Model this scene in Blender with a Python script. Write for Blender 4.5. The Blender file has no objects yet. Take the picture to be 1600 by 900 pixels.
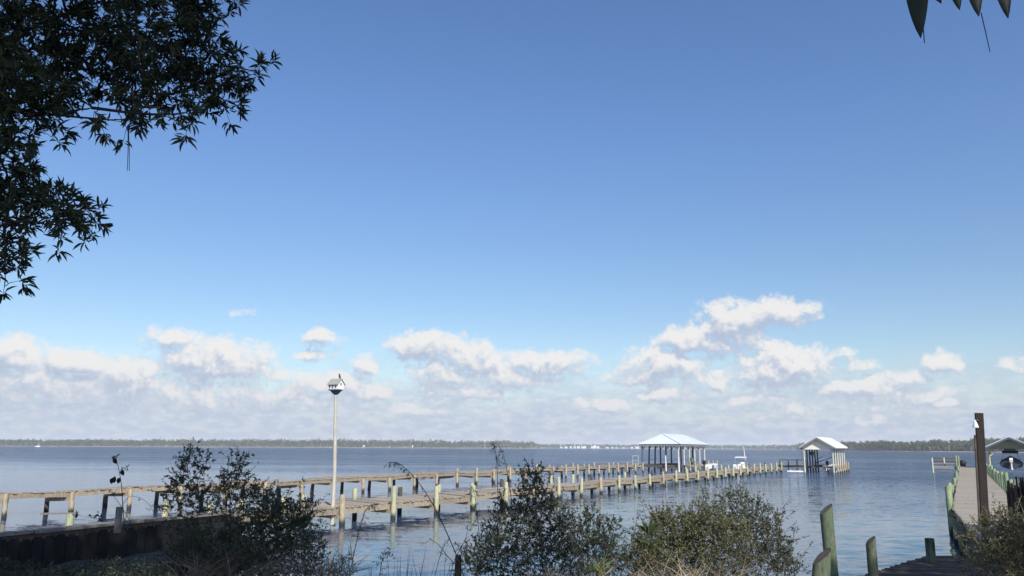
import bpy, math, random
import numpy as np
from mathutils import Vector, Matrix

random.seed(7)
rng = np.random.default_rng(7)
scene = bpy.context.scene
COL = scene.collection
PI = math.pi

# ------------------------------------------------------------------ camera
F = 1250.0
CAM = Vector((0, 0, 3.0))
TH = math.atan(249 / F)
RO = math.radians(0.29)
fwd = Vector((0, math.cos(TH), math.sin(TH)))
up0 = Vector((0, -math.sin(TH), math.cos(TH)))
rt = Vector((1, 0, 0)) * math.cos(RO) + up0 * math.sin(RO)
upv = up0 * math.cos(RO) - Vector((1, 0, 0)) * math.sin(RO)
cd = bpy.data.cameras.new('camera')
cam = bpy.data.objects.new('camera', cd)
COL.objects.link(cam)
cam.matrix_world = Matrix(((rt.x, upv.x, -fwd.x, CAM.x), (rt.y, upv.y, -fwd.y, CAM.y), (rt.z, upv.z, -fwd.z, CAM.z), (0, 0, 0, 1)))
cd.sensor_width = 36
cd.lens = 36 * F / 1600
cd.clip_start = 0.1
cd.clip_end = 30000
scene.camera = cam


def ray(px, py):
    return (rt * ((px - 800) / F) + upv * ((450 - py) / F) + fwd)


def W(px, py, z=0.0):            # a point of the plane at height z
    r = ray(px, py)
    t = (z - CAM.z) / r.z
    return CAM + r * t


def P(px, py, Y):                # a point at depth Y
    r = ray(px, py)
    return CAM + r * (Y / r.y)


# ------------------------------------------------------------------ helpers
def tag(o, label=None, cat=None, group=None, kind=None):
    if label: o['label'] = label
    if cat: o['category'] = cat
    if group: o['group'] = group
    if kind: o['kind'] = kind
    return o


def empty(name, loc, label, cat, group=None):
    o = bpy.data.objects.new(name, None)
    COL.objects.link(o)
    o.location = loc
    o.empty_display_size = 0.2
    return tag(o, label, cat, group)


def V(*a):
    return Vector(a)


class MB:
    def __init__(self):
        self.v = []
        self.f = []
        self.m = []
        self.s = []

    def add(self, vs, fs, mi=0, smooth=False):
        n = len(self.v)
        self.v.extend([tuple(p) for p in vs])
        for f in fs:
            self.f.append(tuple(i + n for i in f))
            self.m.append(mi)
            self.s.append(smooth)

    def box(self, c, size, ax=None, mi=0):
        c = Vector(c)
        if ax is None:
            ax = (V(1, 0, 0), V(0, 1, 0), V(0, 0, 1))
        hx, hy, hz = size[0] / 2, size[1] / 2, size[2] / 2
        vs = []
        for sz in (-1, 1):
            for sy in (-1, 1):
                for sx in (-1, 1):
                    vs.append(c + ax[0] * hx * sx + ax[1] * hy * sy + ax[2] * hz * sz)
        self.add(vs, [(0, 2, 3, 1), (4, 5, 7, 6), (0, 1, 5, 4), (2, 6, 7, 3), (0, 4, 6, 2), (1, 3, 7, 5)], mi)

    def bar(self, a, b, w, h, up=None, mi=0):
        a = Vector(a); b = Vector(b)
        d = (b - a)
        L = d.length
        d.normalize()
        up = up or V(0, 0, 1)
        s = d.cross(up)
        if s.length < 1e-4:
            s = V(1, 0, 0)
        s.normalize()
        u = s.cross(d).normalized()
        self.box((a + b) / 2, (w, L, h), (s, d, u), mi)

    def tube(self, pts, radii, n=8, mi=0, cap=True, slant=0.0, jitter=0.0, smooth=True):
        pts = [Vector(p) for p in pts]
        rings = []
        ref = None
        vs = []
        for i, p in enumerate(pts):
            if i == 0: d = pts[1] - pts[0]
            elif i == len(pts) - 1: d = pts[-1] - pts[-2]
            else: d = pts[i + 1] - pts[i - 1]
            d.normalize()
            if ref is None:
                ref = V(1, 0, 0) if abs(d.x) < 0.9 else V(0, 1, 0)
            s = (ref - d * ref.dot(d)).normalized()
            ref = s
            t = d.cross(s)
            for k in range(n):
                a = 2 * PI * k / n
                r = radii[i] * (1 + random.uniform(-jitter, jitter))
                q = p + s * math.cos(a) * r + t * math.sin(a) * r
                if slant and i == len(pts) - 1:
                    q = q + d * math.cos(a + slant * 3) * slant * radii[i]
                vs.append(q)
        fs = []
        for i in range(len(pts) - 1):
            for k in range(n):
                k2 = (k + 1) % n
                fs.append((i * n + k, i * n + k2, (i + 1) * n + k2, (i + 1) * n + k))
        self.add(vs, fs, mi, smooth)
        if cap:
            n0 = len(self.v)
            self.v.extend([tuple(v) for v in vs[:n]] + [tuple(v) for v in vs[-n:]])
            self.f.append(tuple(n0 + k for k in reversed(range(n))))
            self.f.append(tuple(n0 + n + k for k in range(n)))
            self.m += [mi, mi]
            self.s += [False, False]

    def lathe(self, c, prof, n=16, mi=0, axis=None):
        c = Vector(c)
        vs = []
        for r, z in prof:
            for k in range(n):
                a = 2 * PI * k / n
                vs.append(c + V(r * math.cos(a), r * math.sin(a), z))
        fs = []
        for i in range(len(prof) - 1):
            for k in range(n):
                k2 = (k + 1) % n
                fs.append((i * n + k, i * n + k2, (i + 1) * n + k2, (i + 1) * n + k))
        self.add(vs, fs, mi, True)

    def prism(self, poly, off, mi=0):      # polygon (3-d points) swept by off
        off = Vector(off)
        n = len(poly)
        vs = [Vector(p) for p in poly] + [Vector(p) + off for p in poly]
        fs = [tuple(reversed(range(n))), tuple(range(n, 2 * n))]
        for k in range(n):
            k2 = (k + 1) % n
            fs.append((k, k2, n + k2, n + k))
        self.add(vs, fs, mi)

    def leaves(self, B, D, N, L, Wd, mi=0, kind='rhomb'):
        B = np.asarray(B, float); D = np.asarray(D, float); N = np.asarray(N, float)
        D = D / np.linalg.norm(D, axis=1, keepdims=True)
        S = np.cross(D, N)
        S /= np.linalg.norm(S, axis=1, keepdims=True) + 1e-9
        N = np.cross(S, D)
        L = np.asarray(L, float).reshape(-1, 1); Wd = np.asarray(Wd, float).reshape(-1, 1)
        if kind == 'rhomb':
            T = [(0, 0, 0), (.45, .5, .12), (1, 0, -.08), (.45, -.5, .12)]
            FS = [(0, 3, 2), (0, 2, 1)]
        else:
            T = [(0, 0, 0), (.12, .06, 0), (.12, -.06, 0), (.38, .42, .10), (.38, -.42, .10), (.7, .40, .02), (.7, -.40, .02), (1, 0, -.16), (.38, 0, 0), (.7, 0, -.06)]
            FS = [(0, 2, 1), (1, 2, 8), (1, 8, 3), (2, 4, 8), (3, 8, 9, 5), (8, 4, 6, 9), (5, 9, 7), (9, 6, 7)]
        nt = len(T)
        P3 = np.stack([B + D * L * t + S * Wd * s + N * L * n for t, s, n in T], axis=1)
        base = len(self.v)
        self.v.extend(map(tuple, P3.reshape(-1, 3).tolist()))
        for i in range(len(B)):
            o = base + i * nt
            for f in FS:
                self.f.append(tuple(o + k for k in f))
        self.m += [mi] * (len(B) * len(FS))
        self.s += [False] * (len(B) * len(FS))

    def build(self, name, mats, parent=None, origin=None):
        me = bpy.data.meshes.new(name)
        if parent is not None and origin is None:
            origin = Vector(parent.location)
            if parent.parent is not None:
                origin = origin + Vector(parent.parent.location)
        vs = self.v
        if origin is not None:
            ox, oy, oz = origin
            vs = [(x - ox, y - oy, z - oz) for x, y, z in vs]
        me.from_pydata(vs, [], self.f)
        if not isinstance(mats, (list, tuple)): mats = [mats]
        for m in mats: me.materials.append(m)
        me.polygons.foreach_set('material_index', self.m)
        me.polygons.foreach_set('use_smooth', self.s)
        me.update()
        o = bpy.data.objects.new(name, me)
        COL.objects.link(o)
        if parent is not None:
            o.parent = parent
        elif origin is not None:
            o.location = origin
        return o


# ------------------------------------------------------------------ materials
def newmat(name):
    m = bpy.data.materials.new(name)
    m.use_nodes = True
    nt = m.node_tree
    b = nt.nodes['Principled BSDF']
    return m, nt, b


def N(nt, t, **kw):
    n = nt.nodes.new(t)
    for k, v in kw.items():
        setattr(n, k, v)
    return n


def mixcol(nt, fac, a, b, blend='MIX'):
    n = N(nt, 'ShaderNodeMix', data_type='RGBA', blend_type=blend)
    for sock, val in ((n.inputs[0], fac), (n.inputs[6], a), (n.inputs[7], b)):
        if hasattr(val, 'type') and hasattr(val, 'links'):
            nt.links.new(val, sock)
        elif isinstance(val, (int, float)):
            sock.default_value = val
        else:
            sock.default_value = (*val, 1)
    return n.outputs[2]


def math_(nt, op, a, b=None, c=None, clamp=False):
    n = N(nt, 'ShaderNodeMath', operation=op, use_clamp=clamp)
    for i, v in enumerate((a, b, c)):
        if v is None: continue
        if isinstance(v, (int, float)): n.inputs[i].default_value = v
        else: nt.links.new(v, n.inputs[i])
    return n.outputs[0]


def vmath(nt, op, a, b=None, c=None):
    n = N(nt, 'ShaderNodeVectorMath', operation=op)
    for i, v in enumerate((a, b, c)):
        if v is None: continue
        if isinstance(v, (tuple, list)): n.inputs[i].default_value = v
        else: nt.links.new(v, n.inputs[i])
    return n


def maprange(nt, v, a, b, c=0.0, d=1.0, smooth=True):
    n = N(nt, 'ShaderNodeMapRange', interpolation_type='SMOOTHSTEP' if smooth else 'LINEAR')
    nt.links.new(v, n.inputs[0])
    for i, x in enumerate((a, b, c, d)):
        n.inputs[i + 1].default_value = x
    return n.outputs[0]


def noise(nt, vec, scale, detail=4, rough=.55, out=0, stretch=None, dim='3D'):
    if stretch is not None:
        mp = N(nt, 'ShaderNodeMapping')
        mp.inputs['Scale'].default_value = stretch
        nt.links.new(vec, mp.inputs[0])
        vec = mp.outputs[0]
    n = N(nt, 'ShaderNodeTexNoise', noise_dimensions=dim)
    n.inputs['Scale'].default_value = scale
    n.inputs['Detail'].default_value = detail
    n.inputs['Roughness'].default_value = rough
    nt.links.new(vec, n.inputs['Vector'])
    return n.outputs[out]


def wood(name, c1, c2, dark, rough=.85, grain=(1, 1, .15), scale=14, island=.35, waterline=False, bump=.4, green=None):
    m, nt, b = newmat(name)
    geo = N(nt, 'ShaderNodeNewGeometry')
    pos = geo.outputs['Position']
    g = noise(nt, pos, scale, 6, .65, stretch=grain)
    big = noise(nt, pos, 1.1, 3, .6)
    col = mixcol(nt, maprange(nt, g, .35, .65), c1, c2)
    if green:
        col = mixcol(nt, maprange(nt, big, .42, .62), col, green)
    crack = noise(nt, pos, scale * 2.6, 4, .7, stretch=grain)
    col = mixcol(nt, maprange(nt, crack, .52, .64, 0, .85), col, dark)
    isl = geo.outputs['Random Per Island']
    hs = N(nt, 'ShaderNodeHueSaturation')
    nt.links.new(col, hs.inputs['Color'])
    nt.links.new(math_(nt, 'MULTIPLY_ADD', isl, island, 1 - island / 2), hs.inputs['Value'])
    col = hs.outputs[0]
    if waterline:
        sp = N(nt, 'ShaderNodeSeparateXYZ')
        nt.links.new(pos, sp.inputs[0])
        zz = math_(nt, 'MULTIPLY_ADD', g, .3, sp.outputs[2])
        w = maprange(nt, zz, .22, .48, 1, 0)
        col = mixcol(nt, w, col, (.035, .032, .025))
    nt.links.new(col, b.inputs['Base Color'])
    b.inputs['Roughness'].default_value = rough
    b.inputs['Specular IOR Level'].default_value = .25
    bp = N(nt, 'ShaderNodeBump')
    bp.inputs['Strength'].default_value = bump
    bp.inputs['Distance'].default_value = .01
    nt.links.new(crack, bp.inputs['Height'])
    nt.links.new(bp.outputs[0], b.inputs['Normal'])
    return m


def plain(name, col, rough=.6, var=.15, metal=0.0, scale=3.0, spec=.4):
    m, nt, b = newmat(name)
    geo = N(nt, 'ShaderNodeNewGeometry')
    g = noise(nt, geo.outputs['Position'], scale, 6, .6)
    k = maprange(nt, g, .3, .7)
    lo = tuple(x * (1 - var) for x in col)
    hi = tuple(min(1, x * (1 + var)) for x in col)
    nt.links.new(mixcol(nt, k, lo, hi), b.inputs['Base Color'])
    b.inputs['Roughness'].default_value = rough
    b.inputs['Metallic'].default_value = metal
    b.inputs['Specular IOR Level'].default_value = spec
    return m


def leafmat(name, cols, rough=.5, trans=.25, spec=.3):
    m, nt, b = newmat(name)
    geo = N(nt, 'ShaderNodeNewGeometry')
    cr = N(nt, 'ShaderNodeValToRGB')
    cr.color_ramp.interpolation = 'LINEAR'
    els = cr.color_ramp.elements
    for i, (p, c) in enumerate(cols):
        if i < 2:
            e = els[i]; e.position = p
        else:
            e = els.new(p)
        e.color = (*c, 1)
    nt.links.new(geo.outputs['Random Per Island'], cr.inputs[0])
    big = noise(nt, geo.outputs['Position'], .9, 2, .5)
    hs = N(nt, 'ShaderNodeHueSaturation')
    nt.links.new(cr.outputs[0], hs.inputs['Color'])
    nt.links.new(maprange(nt, big, .3, .7, .7, 1.3), hs.inputs['Value'])
    nt.links.new(hs.outputs[0], b.inputs['Base Color'])
    b.inputs['Roughness'].default_value = rough
    b.inputs['Specular IOR Level'].default_value = spec
    tr = N(nt, 'ShaderNodeBsdfTranslucent')
    nt.links.new(hs.outputs[0], tr.inputs['Color'])
    mx = N(nt, 'ShaderNodeMixShader')
    mx.inputs[0].default_value = trans
    nt.links.new(b.outputs[0], mx.inputs[1])
    nt.links.new(tr.outputs[0], mx.inputs[2])
    nt.links.new(mx.outputs[0], nt.nodes['Material Output'].inputs['Surface'])
    return m


M = {}
M['deck'] = wood('weathered_deck', (.35, .305, .25), (.26, .225, .185), (.10, .08, .06), island=.5)
M['deck_grey'] = wood('grey_deck', (.36, .32, .27), (.27, .24, .20), (.13, .11, .09), island=.3)
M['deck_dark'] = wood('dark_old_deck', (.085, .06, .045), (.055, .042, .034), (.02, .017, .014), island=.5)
M['beam'] = wood('beam_wood', (.34, .285, .21), (.24, .20, .15), (.10, .08, .06), island=.3)
M['beam_dark'] = wood('dark_beam_wood', (.12, .10, .08), (.08, .065, .05), (.03, .025, .02), island=.3)
M['pile_green'] = wood('treated_pile_wood', (.40, .41, .26), (.44, .40, .28), (.17, .16, .10), island=.3, waterline=True, green=(.33, .38, .24))
M['pile_c'] = wood('green_treated_pile_wood', (.24, .30, .18), (.30, .32, .21), (.10, .12, .08), island=.3, waterline=True, green=(.19, .27, .16))
M['pile_tan'] = wood('old_pile_wood', (.40, .34, .24), (.31, .26, .18), (.13, .10, .07), island=.3, waterline=True)
M['pile_dark'] = wood('dark_pile_wood', (.10, .09, .075), (.07, .06, .05), (.03, .03, .025), island=.3, waterline=True)
M['pile_near'] = wood('mossy_pile_wood', (.10, .13, .085), (.14, .15, .10), (.04, .045, .03), scale=22, island=.1, waterline=False, green=(.085, .13, .08), bump=.8)
M['pole'] = wood('pole_wood', (.48, .45, .40), (.40, .37, .32), (.22, .20, .17), island=.1)
M['post_brown'] = wood('brown_post_wood', (.038, .027, .024), (.028, .022, .021), (.022, .018, .016), island=.35, bump=.8)
M['rot'] = wood('rotten_wood', (.10, .075, .055), (.065, .05, .04), (.02, .016, .014), island=.3, bump=1.0)
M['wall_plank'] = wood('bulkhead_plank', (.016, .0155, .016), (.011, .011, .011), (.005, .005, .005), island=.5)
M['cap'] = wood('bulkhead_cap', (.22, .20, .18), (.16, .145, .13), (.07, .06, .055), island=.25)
M['roof'] = plain('white_metal_roof', (.66, .68, .70), .38, .04, 0.0, .8)
M['roof_blue'] = plain('pale_blue_metal_roof', (.50, .545, .60), .42, .05, 0.0, .8)
M['white'] = plain('white_paint', (.70, .70, .67), .45, .05)
M['cream'] = plain('cream_siding', (.72, .69, .58), .6, .06)
M['olive'] = plain('olive_siding', (.26, .255, .17), .7, .1)
M['bluetrim_shadepost'] = plain('blue_trim_shaded_post', (.075, .10, .14), .7, .15)  # dark tone stands for roof shade on posts; own colour on trim
M['palepost'] = plain('pale_post', (.42, .43, .37), .7, .15)
M['trim'] = plain('grey_trim', (.20, .20, .20), .7, .1)
M['shingle'] = plain('grey_shingle', (.27, .27, .26), .9, .2, 0, 30)
M['black'] = plain('black_plastic', (.02, .02, .022), .5, .2)
M['navy'] = plain('navy_canvas', (.035, .042, .06), .8, .25)
M['gel'] = plain('white_gelcoat', (.80, .80, .80), .2, .03)
M['metal'] = plain('dull_metal', (.5, .5, .5), .35, .1, .9)
M['teal'] = plain('dark_green_plastic', (.03, .10, .08), .5, .1)
M['glass'] = plain('dark_pane', (.05, .06, .08), .1, .1)
M['rope'] = plain('old_rope', (.10, .08, .06), .9, .2)
M['bark'] = plain('bark', (.035, .028, .024), .95, .35, 0, 12)
M['bark_pale'] = plain('pale_bark', (.30, .26, .21), .95, .2, 0, 6)
M['feather'] = plain('dark_feathers', (.03, .03, .035), .7, .3)
M['leaf_tree'] = leafmat('bay_leaf', [(0, (.028, .042, .022)), (.7, (.05, .07, .032)), (.93, (.08, .09, .035)), (1, (.16, .12, .05))], .45, .10, .3)
M['leaf_big'] = leafmat('large_leaf', [(0, (.012, .02, .012)), (1, (.018, .028, .014))], .5, .03)
M['leaf_shade'] = leafmat('oak_leaf', [(0, (.03, .045, .02)), (1, (.06, .08, .03))], .6, .1)
M['leaf_dark'] = leafmat('dark_shrub_leaf', [(0, (.04, .055, .035)), (.6, (.065, .08, .045)), (.92, (.11, .12, .06)), (1, (.18, .16, .09))], .55, .2)
M['leaf_olive'] = leafmat('olive_shrub_leaf', [(0, (.07, .085, .04)), (.5, (.11, .12, .055)), (.85, (.17, .165, .075)), (1, (.24, .21, .11))], .6, .22)
M['leaf_yellow'] = leafmat('yellow_green_leaf', [(0, (.14, .18, .05)), (.6, (.22, .25, .07)), (1, (.30, .29, .12))], .6, .25)
M['leaf_dry'] = leafmat('dry_grass', [(0, (.16, .12, .08)), (.6, (.26, .20, .14)), (1, (.38, .31, .22))], .8, .15)
M['leaf_broad'] = leafmat('broad_leaf', [(0, (.03, .045, .02)), (1, (.045, .065, .03))], .45, .2)
M['twig'] = plain('twig_bark', (.09, .075, .06), .9, .3, 0, 20)
M['stalk'] = plain('dry_stalk', (.045, .04, .04), .9, .3, 0, 20)
M['drytwig'] = plain('dry_twig', (.30, .24, .17), .9, .3, 0, 20)
M['wood_far'] = leafmat('far_forest_leaf', [(0, (.09, .10, .045)), (.6, (.13, .145, .06)), (1, (.19, .19, .09))], .9, .42, .05)
M['wood_far2'] = leafmat('far_scrub_leaf', [(0, (.14, .125, .085)), (.6, (.20, .18, .12)), (1, (.27, .235, .17))], .9, .15, .05)

m, nt, b = newmat('soil')
geo = N(nt, 'ShaderNodeNewGeometry')
g = noise(nt, geo.outputs['Position'], 3, 8, .7)
nt.links.new(mixcol(nt, maprange(nt, g, .35, .65), (.012, .011, .009), (.026, .022, .017)), b.inputs['Base Color'])
b.inputs['Roughness'].default_value = 1
M['soil'] = m
M['sand'] = plain('sand', (.40, .36, .29), .95, .2, 0, .05)

# water: wave slopes straight from noise vectors, calm by the shore and ruffled further out
m, nt, b = newmat('lake_water')
geo = N(nt, 'ShaderNodeNewGeometry')
pos = geo.outputs['Position']
sp = N(nt, 'ShaderNodeSeparateXYZ')
nt.links.new(pos, sp.inputs[0])


def slope(vec, scale, stretch, amp, detail=2):
    c = noise(nt, vec, scale, detail, .6, out=1, stretch=stretch)
    s = vmath(nt, 'SUBTRACT', c, (.5, .5, .5))
    n = N(nt, 'ShaderNodeVectorMath', operation='SCALE')
    nt.links.new(s.outputs[0], n.inputs[0])
    if isinstance(amp, float): n.inputs['Scale'].default_value = amp
    else: nt.links.new(amp, n.inputs['Scale'])
    return n.outputs[0]


patch = noise(nt, pos, .03, 3, .55, stretch=(.5, 2.2, 1))
pw = maprange(nt, patch, .38, .62, .75, 1.3)
lee = noise(nt, pos, .05, 2, .5)
dd = math_(nt, 'MULTIPLY_ADD', lee, 24, math_(nt, 'MULTIPLY_ADD', sp.outputs[0], .85, math_(nt, 'MULTIPLY_ADD', math_(nt, 'ABSOLUTE', sp.outputs[0]), .25, sp.outputs[1])))
amp = maprange(nt, dd, 44, 175, 0.05, 1.0)
amp = math_(nt, 'MULTIPLY', amp, pw)
a1 = slope(pos, 1.6, (.55, 1.5, 1), math_(nt, 'MULTIPLY', amp, 1.7), 3)
a2 = slope(pos, 7.0, (.6, 1.4, 1), math_(nt, 'MULTIPLY', amp, 1.3), 2)
a3 = slope(pos, .8, (.6, 1.3, 1), .06, 2)
a4 = slope(pos, 4.5, (.55, 1.5, 1), .075, 2)
sm = vmath(nt, 'ADD', vmath(nt, 'ADD', a1, a2).outputs[0], vmath(nt, 'ADD', a3, a4).outputs[0]).outputs[0]
fl = vmath(nt, 'MULTIPLY', sm, (1, 1, 0)).outputs[0]
nn = vmath(nt, 'NORMALIZE', vmath(nt, 'ADD', fl, (0, 0, 1)).outputs[0]).outputs[0]
gl = N(nt, 'ShaderNodeBsdfGlossy')
gl.inputs['Roughness'].default_value = .05
gl.inputs['Color'].default_value = (.93, .965, 1, 1)
nt.links.new(nn, gl.inputs['Normal'])
di = N(nt, 'ShaderNodeBsdfDiffuse')
di.inputs['Color'].default_value = (.022, .046, .090, 1)
fr = N(nt, 'ShaderNodeFresnel')
fr.inputs['IOR'].default_value = 1.333
nt.links.new(nn, fr.inputs['Normal'])
# ruffled water mirrors less of the low sky: wave faces hide one another
ff = math_(nt, 'MULTIPLY', fr.outputs[0], maprange(nt, amp, .02, 1.1, .92, .72, False), clamp=True)
mxs = N(nt, 'ShaderNodeMixShader')
nt.links.new(ff, mxs.inputs[0]); nt.links.new(di.outputs[0], mxs.inputs[1]); nt.links.new(gl.outputs[0], mxs.inputs[2])
nt.links.new(mxs.outputs[0], nt.nodes['Material Output'].inputs['Surface'])
M['water'] = m

# ------------------------------------------------------------------ world
SUN_AZ = math.radians(21)      # sun behind the camera, this far to the right
SUN_EL = math.radians(40)
sdir = V(math.sin(SUN_AZ) * math.cos(SUN_EL), -math.cos(SUN_AZ) * math.cos(SUN_EL), math.sin(SUN_EL))
world = bpy.data.worlds.new('World')
scene.world = world
world.use_nodes = True
nt = world.node_tree
bg = nt.nodes['Background']
sky = N(nt, 'ShaderNodeTexSky', sky_type='NISHITA')
sky.sun_disc = False
sky.sun_elevation = SUN_EL
sky.sun_rotation = PI - SUN_AZ
sky.altitude = 0
sky.air_density = 1.0
sky.dust_density = .6
sky.ozone_density = 2.2
tc = N(nt, 'ShaderNodeTexCoord')
spx = N(nt, 'ShaderNodeSeparateXYZ')
nt.links.new(tc.outputs['Generated'], spx.inputs[0])
X_, Y_, Z_ = spx.outputs
hyp = math_(nt, 'SQRT', math_(nt, 'ADD', math_(nt, 'MULTIPLY', X_, X_), math_(nt, 'MULTIPLY', Y_, Y_)))
uu = math_(nt, 'ARCTAN2', X_, Y_)
tt = math_(nt, 'DIVIDE', Z_, math_(nt, 'MAXIMUM', hyp, .001))
cb = N(nt, 'ShaderNodeCombineXYZ')
nt.links.new(uu, cb.inputs[0]); nt.links.new(tt, cb.inputs[1])
pvec = cb.outputs[0]


def sky_uv(px, py):
    r = ray(px, py)
    return math.atan2(r.x, r.y), r.z / math.hypot(r.x, r.y)


# clouds as (px, py, half width, half height, density) seen from the bank, turned into compass bearing and slope
CL = [(20, 558, 60, 24, 1), (120, 566, 50, 20, 1), (205, 592, 55, 30, 1), (335, 566, 78, 30, 1), (326, 626, 24, 16, .8),
      (100, 610, 150, 36, .75), (300, 622, 170, 34, .6), (60, 590, 90, 26, .8),
      (268, 530, 34, 15, .75), (502, 532, 28, 17, .8), (494, 555, 36, 10, .6), (378, 489, 20, 9, .45),
      (515, 602, 62, 20, .8), (572, 572, 20, 20, .75), (577, 614, 34, 14, .8), (470, 622, 110, 22, .55),
      (664, 543, 48, 20, 1), (735, 562, 60, 24, .9), (850, 568, 58, 19, .9), (700, 585, 60, 20, .8), (790, 590, 80, 22, .8), (720, 612, 90, 18, .7),
      (1080, 532, 44, 18, 1), (1145, 508, 50, 30, 1.1), (1212, 490, 60, 23, .9), (1120, 535, 90, 18, .7),
      (1040, 570, 62, 24, .95), (1000, 590, 60, 18, .6), (1220, 577, 72, 30, 1.05), (1120, 601, 28, 14, .8), (1042, 616, 56, 15, .7), (1180, 625, 60, 14, .55),
      (957, 638, 24, 13, .85), (910, 633, 16, 8, .7), (1350, 606, 76, 17, .75), (1440, 618, 60, 16, .6), (1470, 572, 27, 17, .9), (1420, 592, 60, 14, .5),
      (1480, 630, 18, 8, .8), (1360, 656, 26, 13, .65), (1340, 570, 40, 14, .42), (1590, 572, 36, 13, .5), (1320, 550, 26, 9, .4), (1220, 655, 40, 10, .5),
      (180, 600, 230, 26, .55), (400, 590, 80, 20, .45), (740, 600, 130, 26, .45), (1100, 590, 130, 30, .4), (1150, 545, 90, 24, .45), (1380, 630, 130, 18, .4), (620, 640, 120, 14, .4), (1250, 640, 120, 14, .35)]

grp = bpy.data.node_groups.new('cloud_density', 'ShaderNodeTree')
grp.interface.new_socket(name='Vector', in_out='INPUT', socket_type='NodeSocketVector')
grp.interface.new_socket(name='Value', in_out='OUTPUT', socket_type='NodeSocketFloat')
grp.interface.new_socket(name='Body', in_out='OUTPUT', socket_type='NodeSocketFloat')
gi = N(grp, 'NodeGroupInput'); go = N(grp, 'NodeGroupOutput')
pin = gi.outputs[0]
wn = noise(grp, pin, 22, 3, .55, out=1, dim='2D')
wv = N(grp, 'ShaderNodeVectorMath', operation='SCALE')
grp.links.new(vmath(grp, 'SUBTRACT', wn, (.5, .5, .5)).outputs[0], wv.inputs[0])
wv.inputs['Scale'].default_value = .032
pw_ = vmath(grp, 'MULTIPLY_ADD', wv.outputs[0], (1, .6, 0), pin).outputs[0]
acc = None
for (cx, cy, a, b_, w) in CL:
    u0, t0 = sky_uv(cx, cy)
    u1, _ = sky_uv(cx + a, cy)
    _, t1 = sky_uv(cx, cy - b_)
    su, st = 1 / (u1 - u0), 1 / (t1 - t0)
    q = vmath(grp, 'MULTIPLY_ADD', pw_, (su, st, 0), (-u0 * su, -t0 * st, 0)).outputs[0]
    d = vmath(grp, 'DOT_PRODUCT', q, q).outputs[1]
    e = math_(grp, 'MULTIPLY_ADD', d, -.52, w)
    acc = e if acc is None else math_(grp, 'SMOOTH_MAX', acc, e, .25)
fb = noise(grp, pin, 42, 8, .60, stretch=(1, 1.3, 1), dim='2D')
vo = N(grp, 'ShaderNodeTexVoronoi', feature='F1', voronoi_dimensions='2D')
vo.inputs['Scale'].default_value = 95
vo.inputs['Detail'].default_value = 1.5
vo.inputs['Roughness'].default_value = .55
grp.links.new(pw_, vo.inputs['Vector'])
bil = math_(grp, 'SUBTRACT', .4, vo.outputs['Distance'])
nz = math_(grp, 'MULTIPLY_ADD', math_(grp, 'SUBTRACT', fb, .5), 1.7, math_(grp, 'MULTIPLY', bil, .45))
out = math_(grp, 'ADD', math_(grp, 'MAXIMUM', acc, -1.6), nz)
grp.links.new(out, go.inputs[0])
grp.links.new(math_(grp, 'MULTIPLY_ADD', math_(grp, 'SUBTRACT', fb, .5), .5, acc), go.inputs[1])


def dens(off):
    g_ = N(nt, 'ShaderNodeGroup')
    g_.node_tree = grp
    v = pvec if off is None else vmath(nt, 'ADD', pvec, off).outputs[0]
    nt.links.new(v, g_.inputs[0])
    return g_.outputs


D0, A0_ = dens(None)
D1, A1_ = dens((.0035, .0105, 0))
lit = math_(nt, 'MULTIPLY', math_(nt, 'SUBTRACT', D0, D1), .62)
lit = math_(nt, 'ADD', lit, math_(nt, 'MULTIPLY', math_(nt, 'SUBTRACT', A0_, A1_), .95))
lit = maprange(nt, lit, -.45, .6)
alpha = maprange(nt, math_(nt, 'ADD', D0, math_(nt, 'MULTIPLY', math_(nt, 'SUBTRACT', lit, .55), .22)), -.36, .62, 0, .95)
CS = 6.3
ccol = mixcol(nt, lit, (.54 * CS, .62 * CS, .79 * CS), (1.03 * CS, 1.01 * CS, .995 * CS))
lowf = maprange(nt, tt, .0, .11, 1, 0)
ccol = mixcol(nt, math_(nt, 'MULTIPLY', lowf, .5), ccol, (.62 * CS, .69 * CS, .84 * CS))
# the thin milky bank that lies over the whole horizon
bn = noise(nt, pvec, 9, 4, .6, stretch=(1, 4.5, 1), dim='2D')
hb = math_(nt, 'ADD', tt, math_(nt, 'MULTIPLY', math_(nt, 'SUBTRACT', bn, .5), .07))
band = maprange(nt, hb, .125, .02, 0, .9)
mott = noise(nt, pvec, 50, 5, .6, stretch=(1, 2.6, 1), dim='2D')
bcol = mixcol(nt, maprange(nt, mott, .40, .66), (.55 * CS, .65 * CS, .84 * CS), (.70 * CS, .76 * CS, .89 * CS))
hs = N(nt, 'ShaderNodeHueSaturation')
hs.inputs['Saturation'].default_value = 1.15
nt.links.new(sky.outputs[0], hs.inputs['Color'])
skyc = mixcol(nt, 1.0, hs.outputs[0], mixcol(nt, maprange(nt, tt, .08, .45), (1.0, .95, .94), (1.12, 1.06, 1.15)), 'MULTIPLY')
c1 = mixcol(nt, band, skyc, bcol)
c2 = mixcol(nt, alpha, c1, ccol)
nt.links.new(c2, bg.inputs['Color'])
bg.inputs['Strength'].default_value = .10
world.cycles.sampling_method = 'MANUAL'
world.cycles.sample_map_resolution = 256

sl = bpy.data.lights.new('sun', 'SUN')
sl.energy = 4.5
sl.angle = math.radians(.5)
sl.color = (1, .95, .86)
so = bpy.data.objects.new('sun', sl)
COL.objects.link(so)
so.rotation_euler = (-sdir).to_track_quat('-Z', 'Y').to_euler()
so.location = (20, -20, 60)

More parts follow.
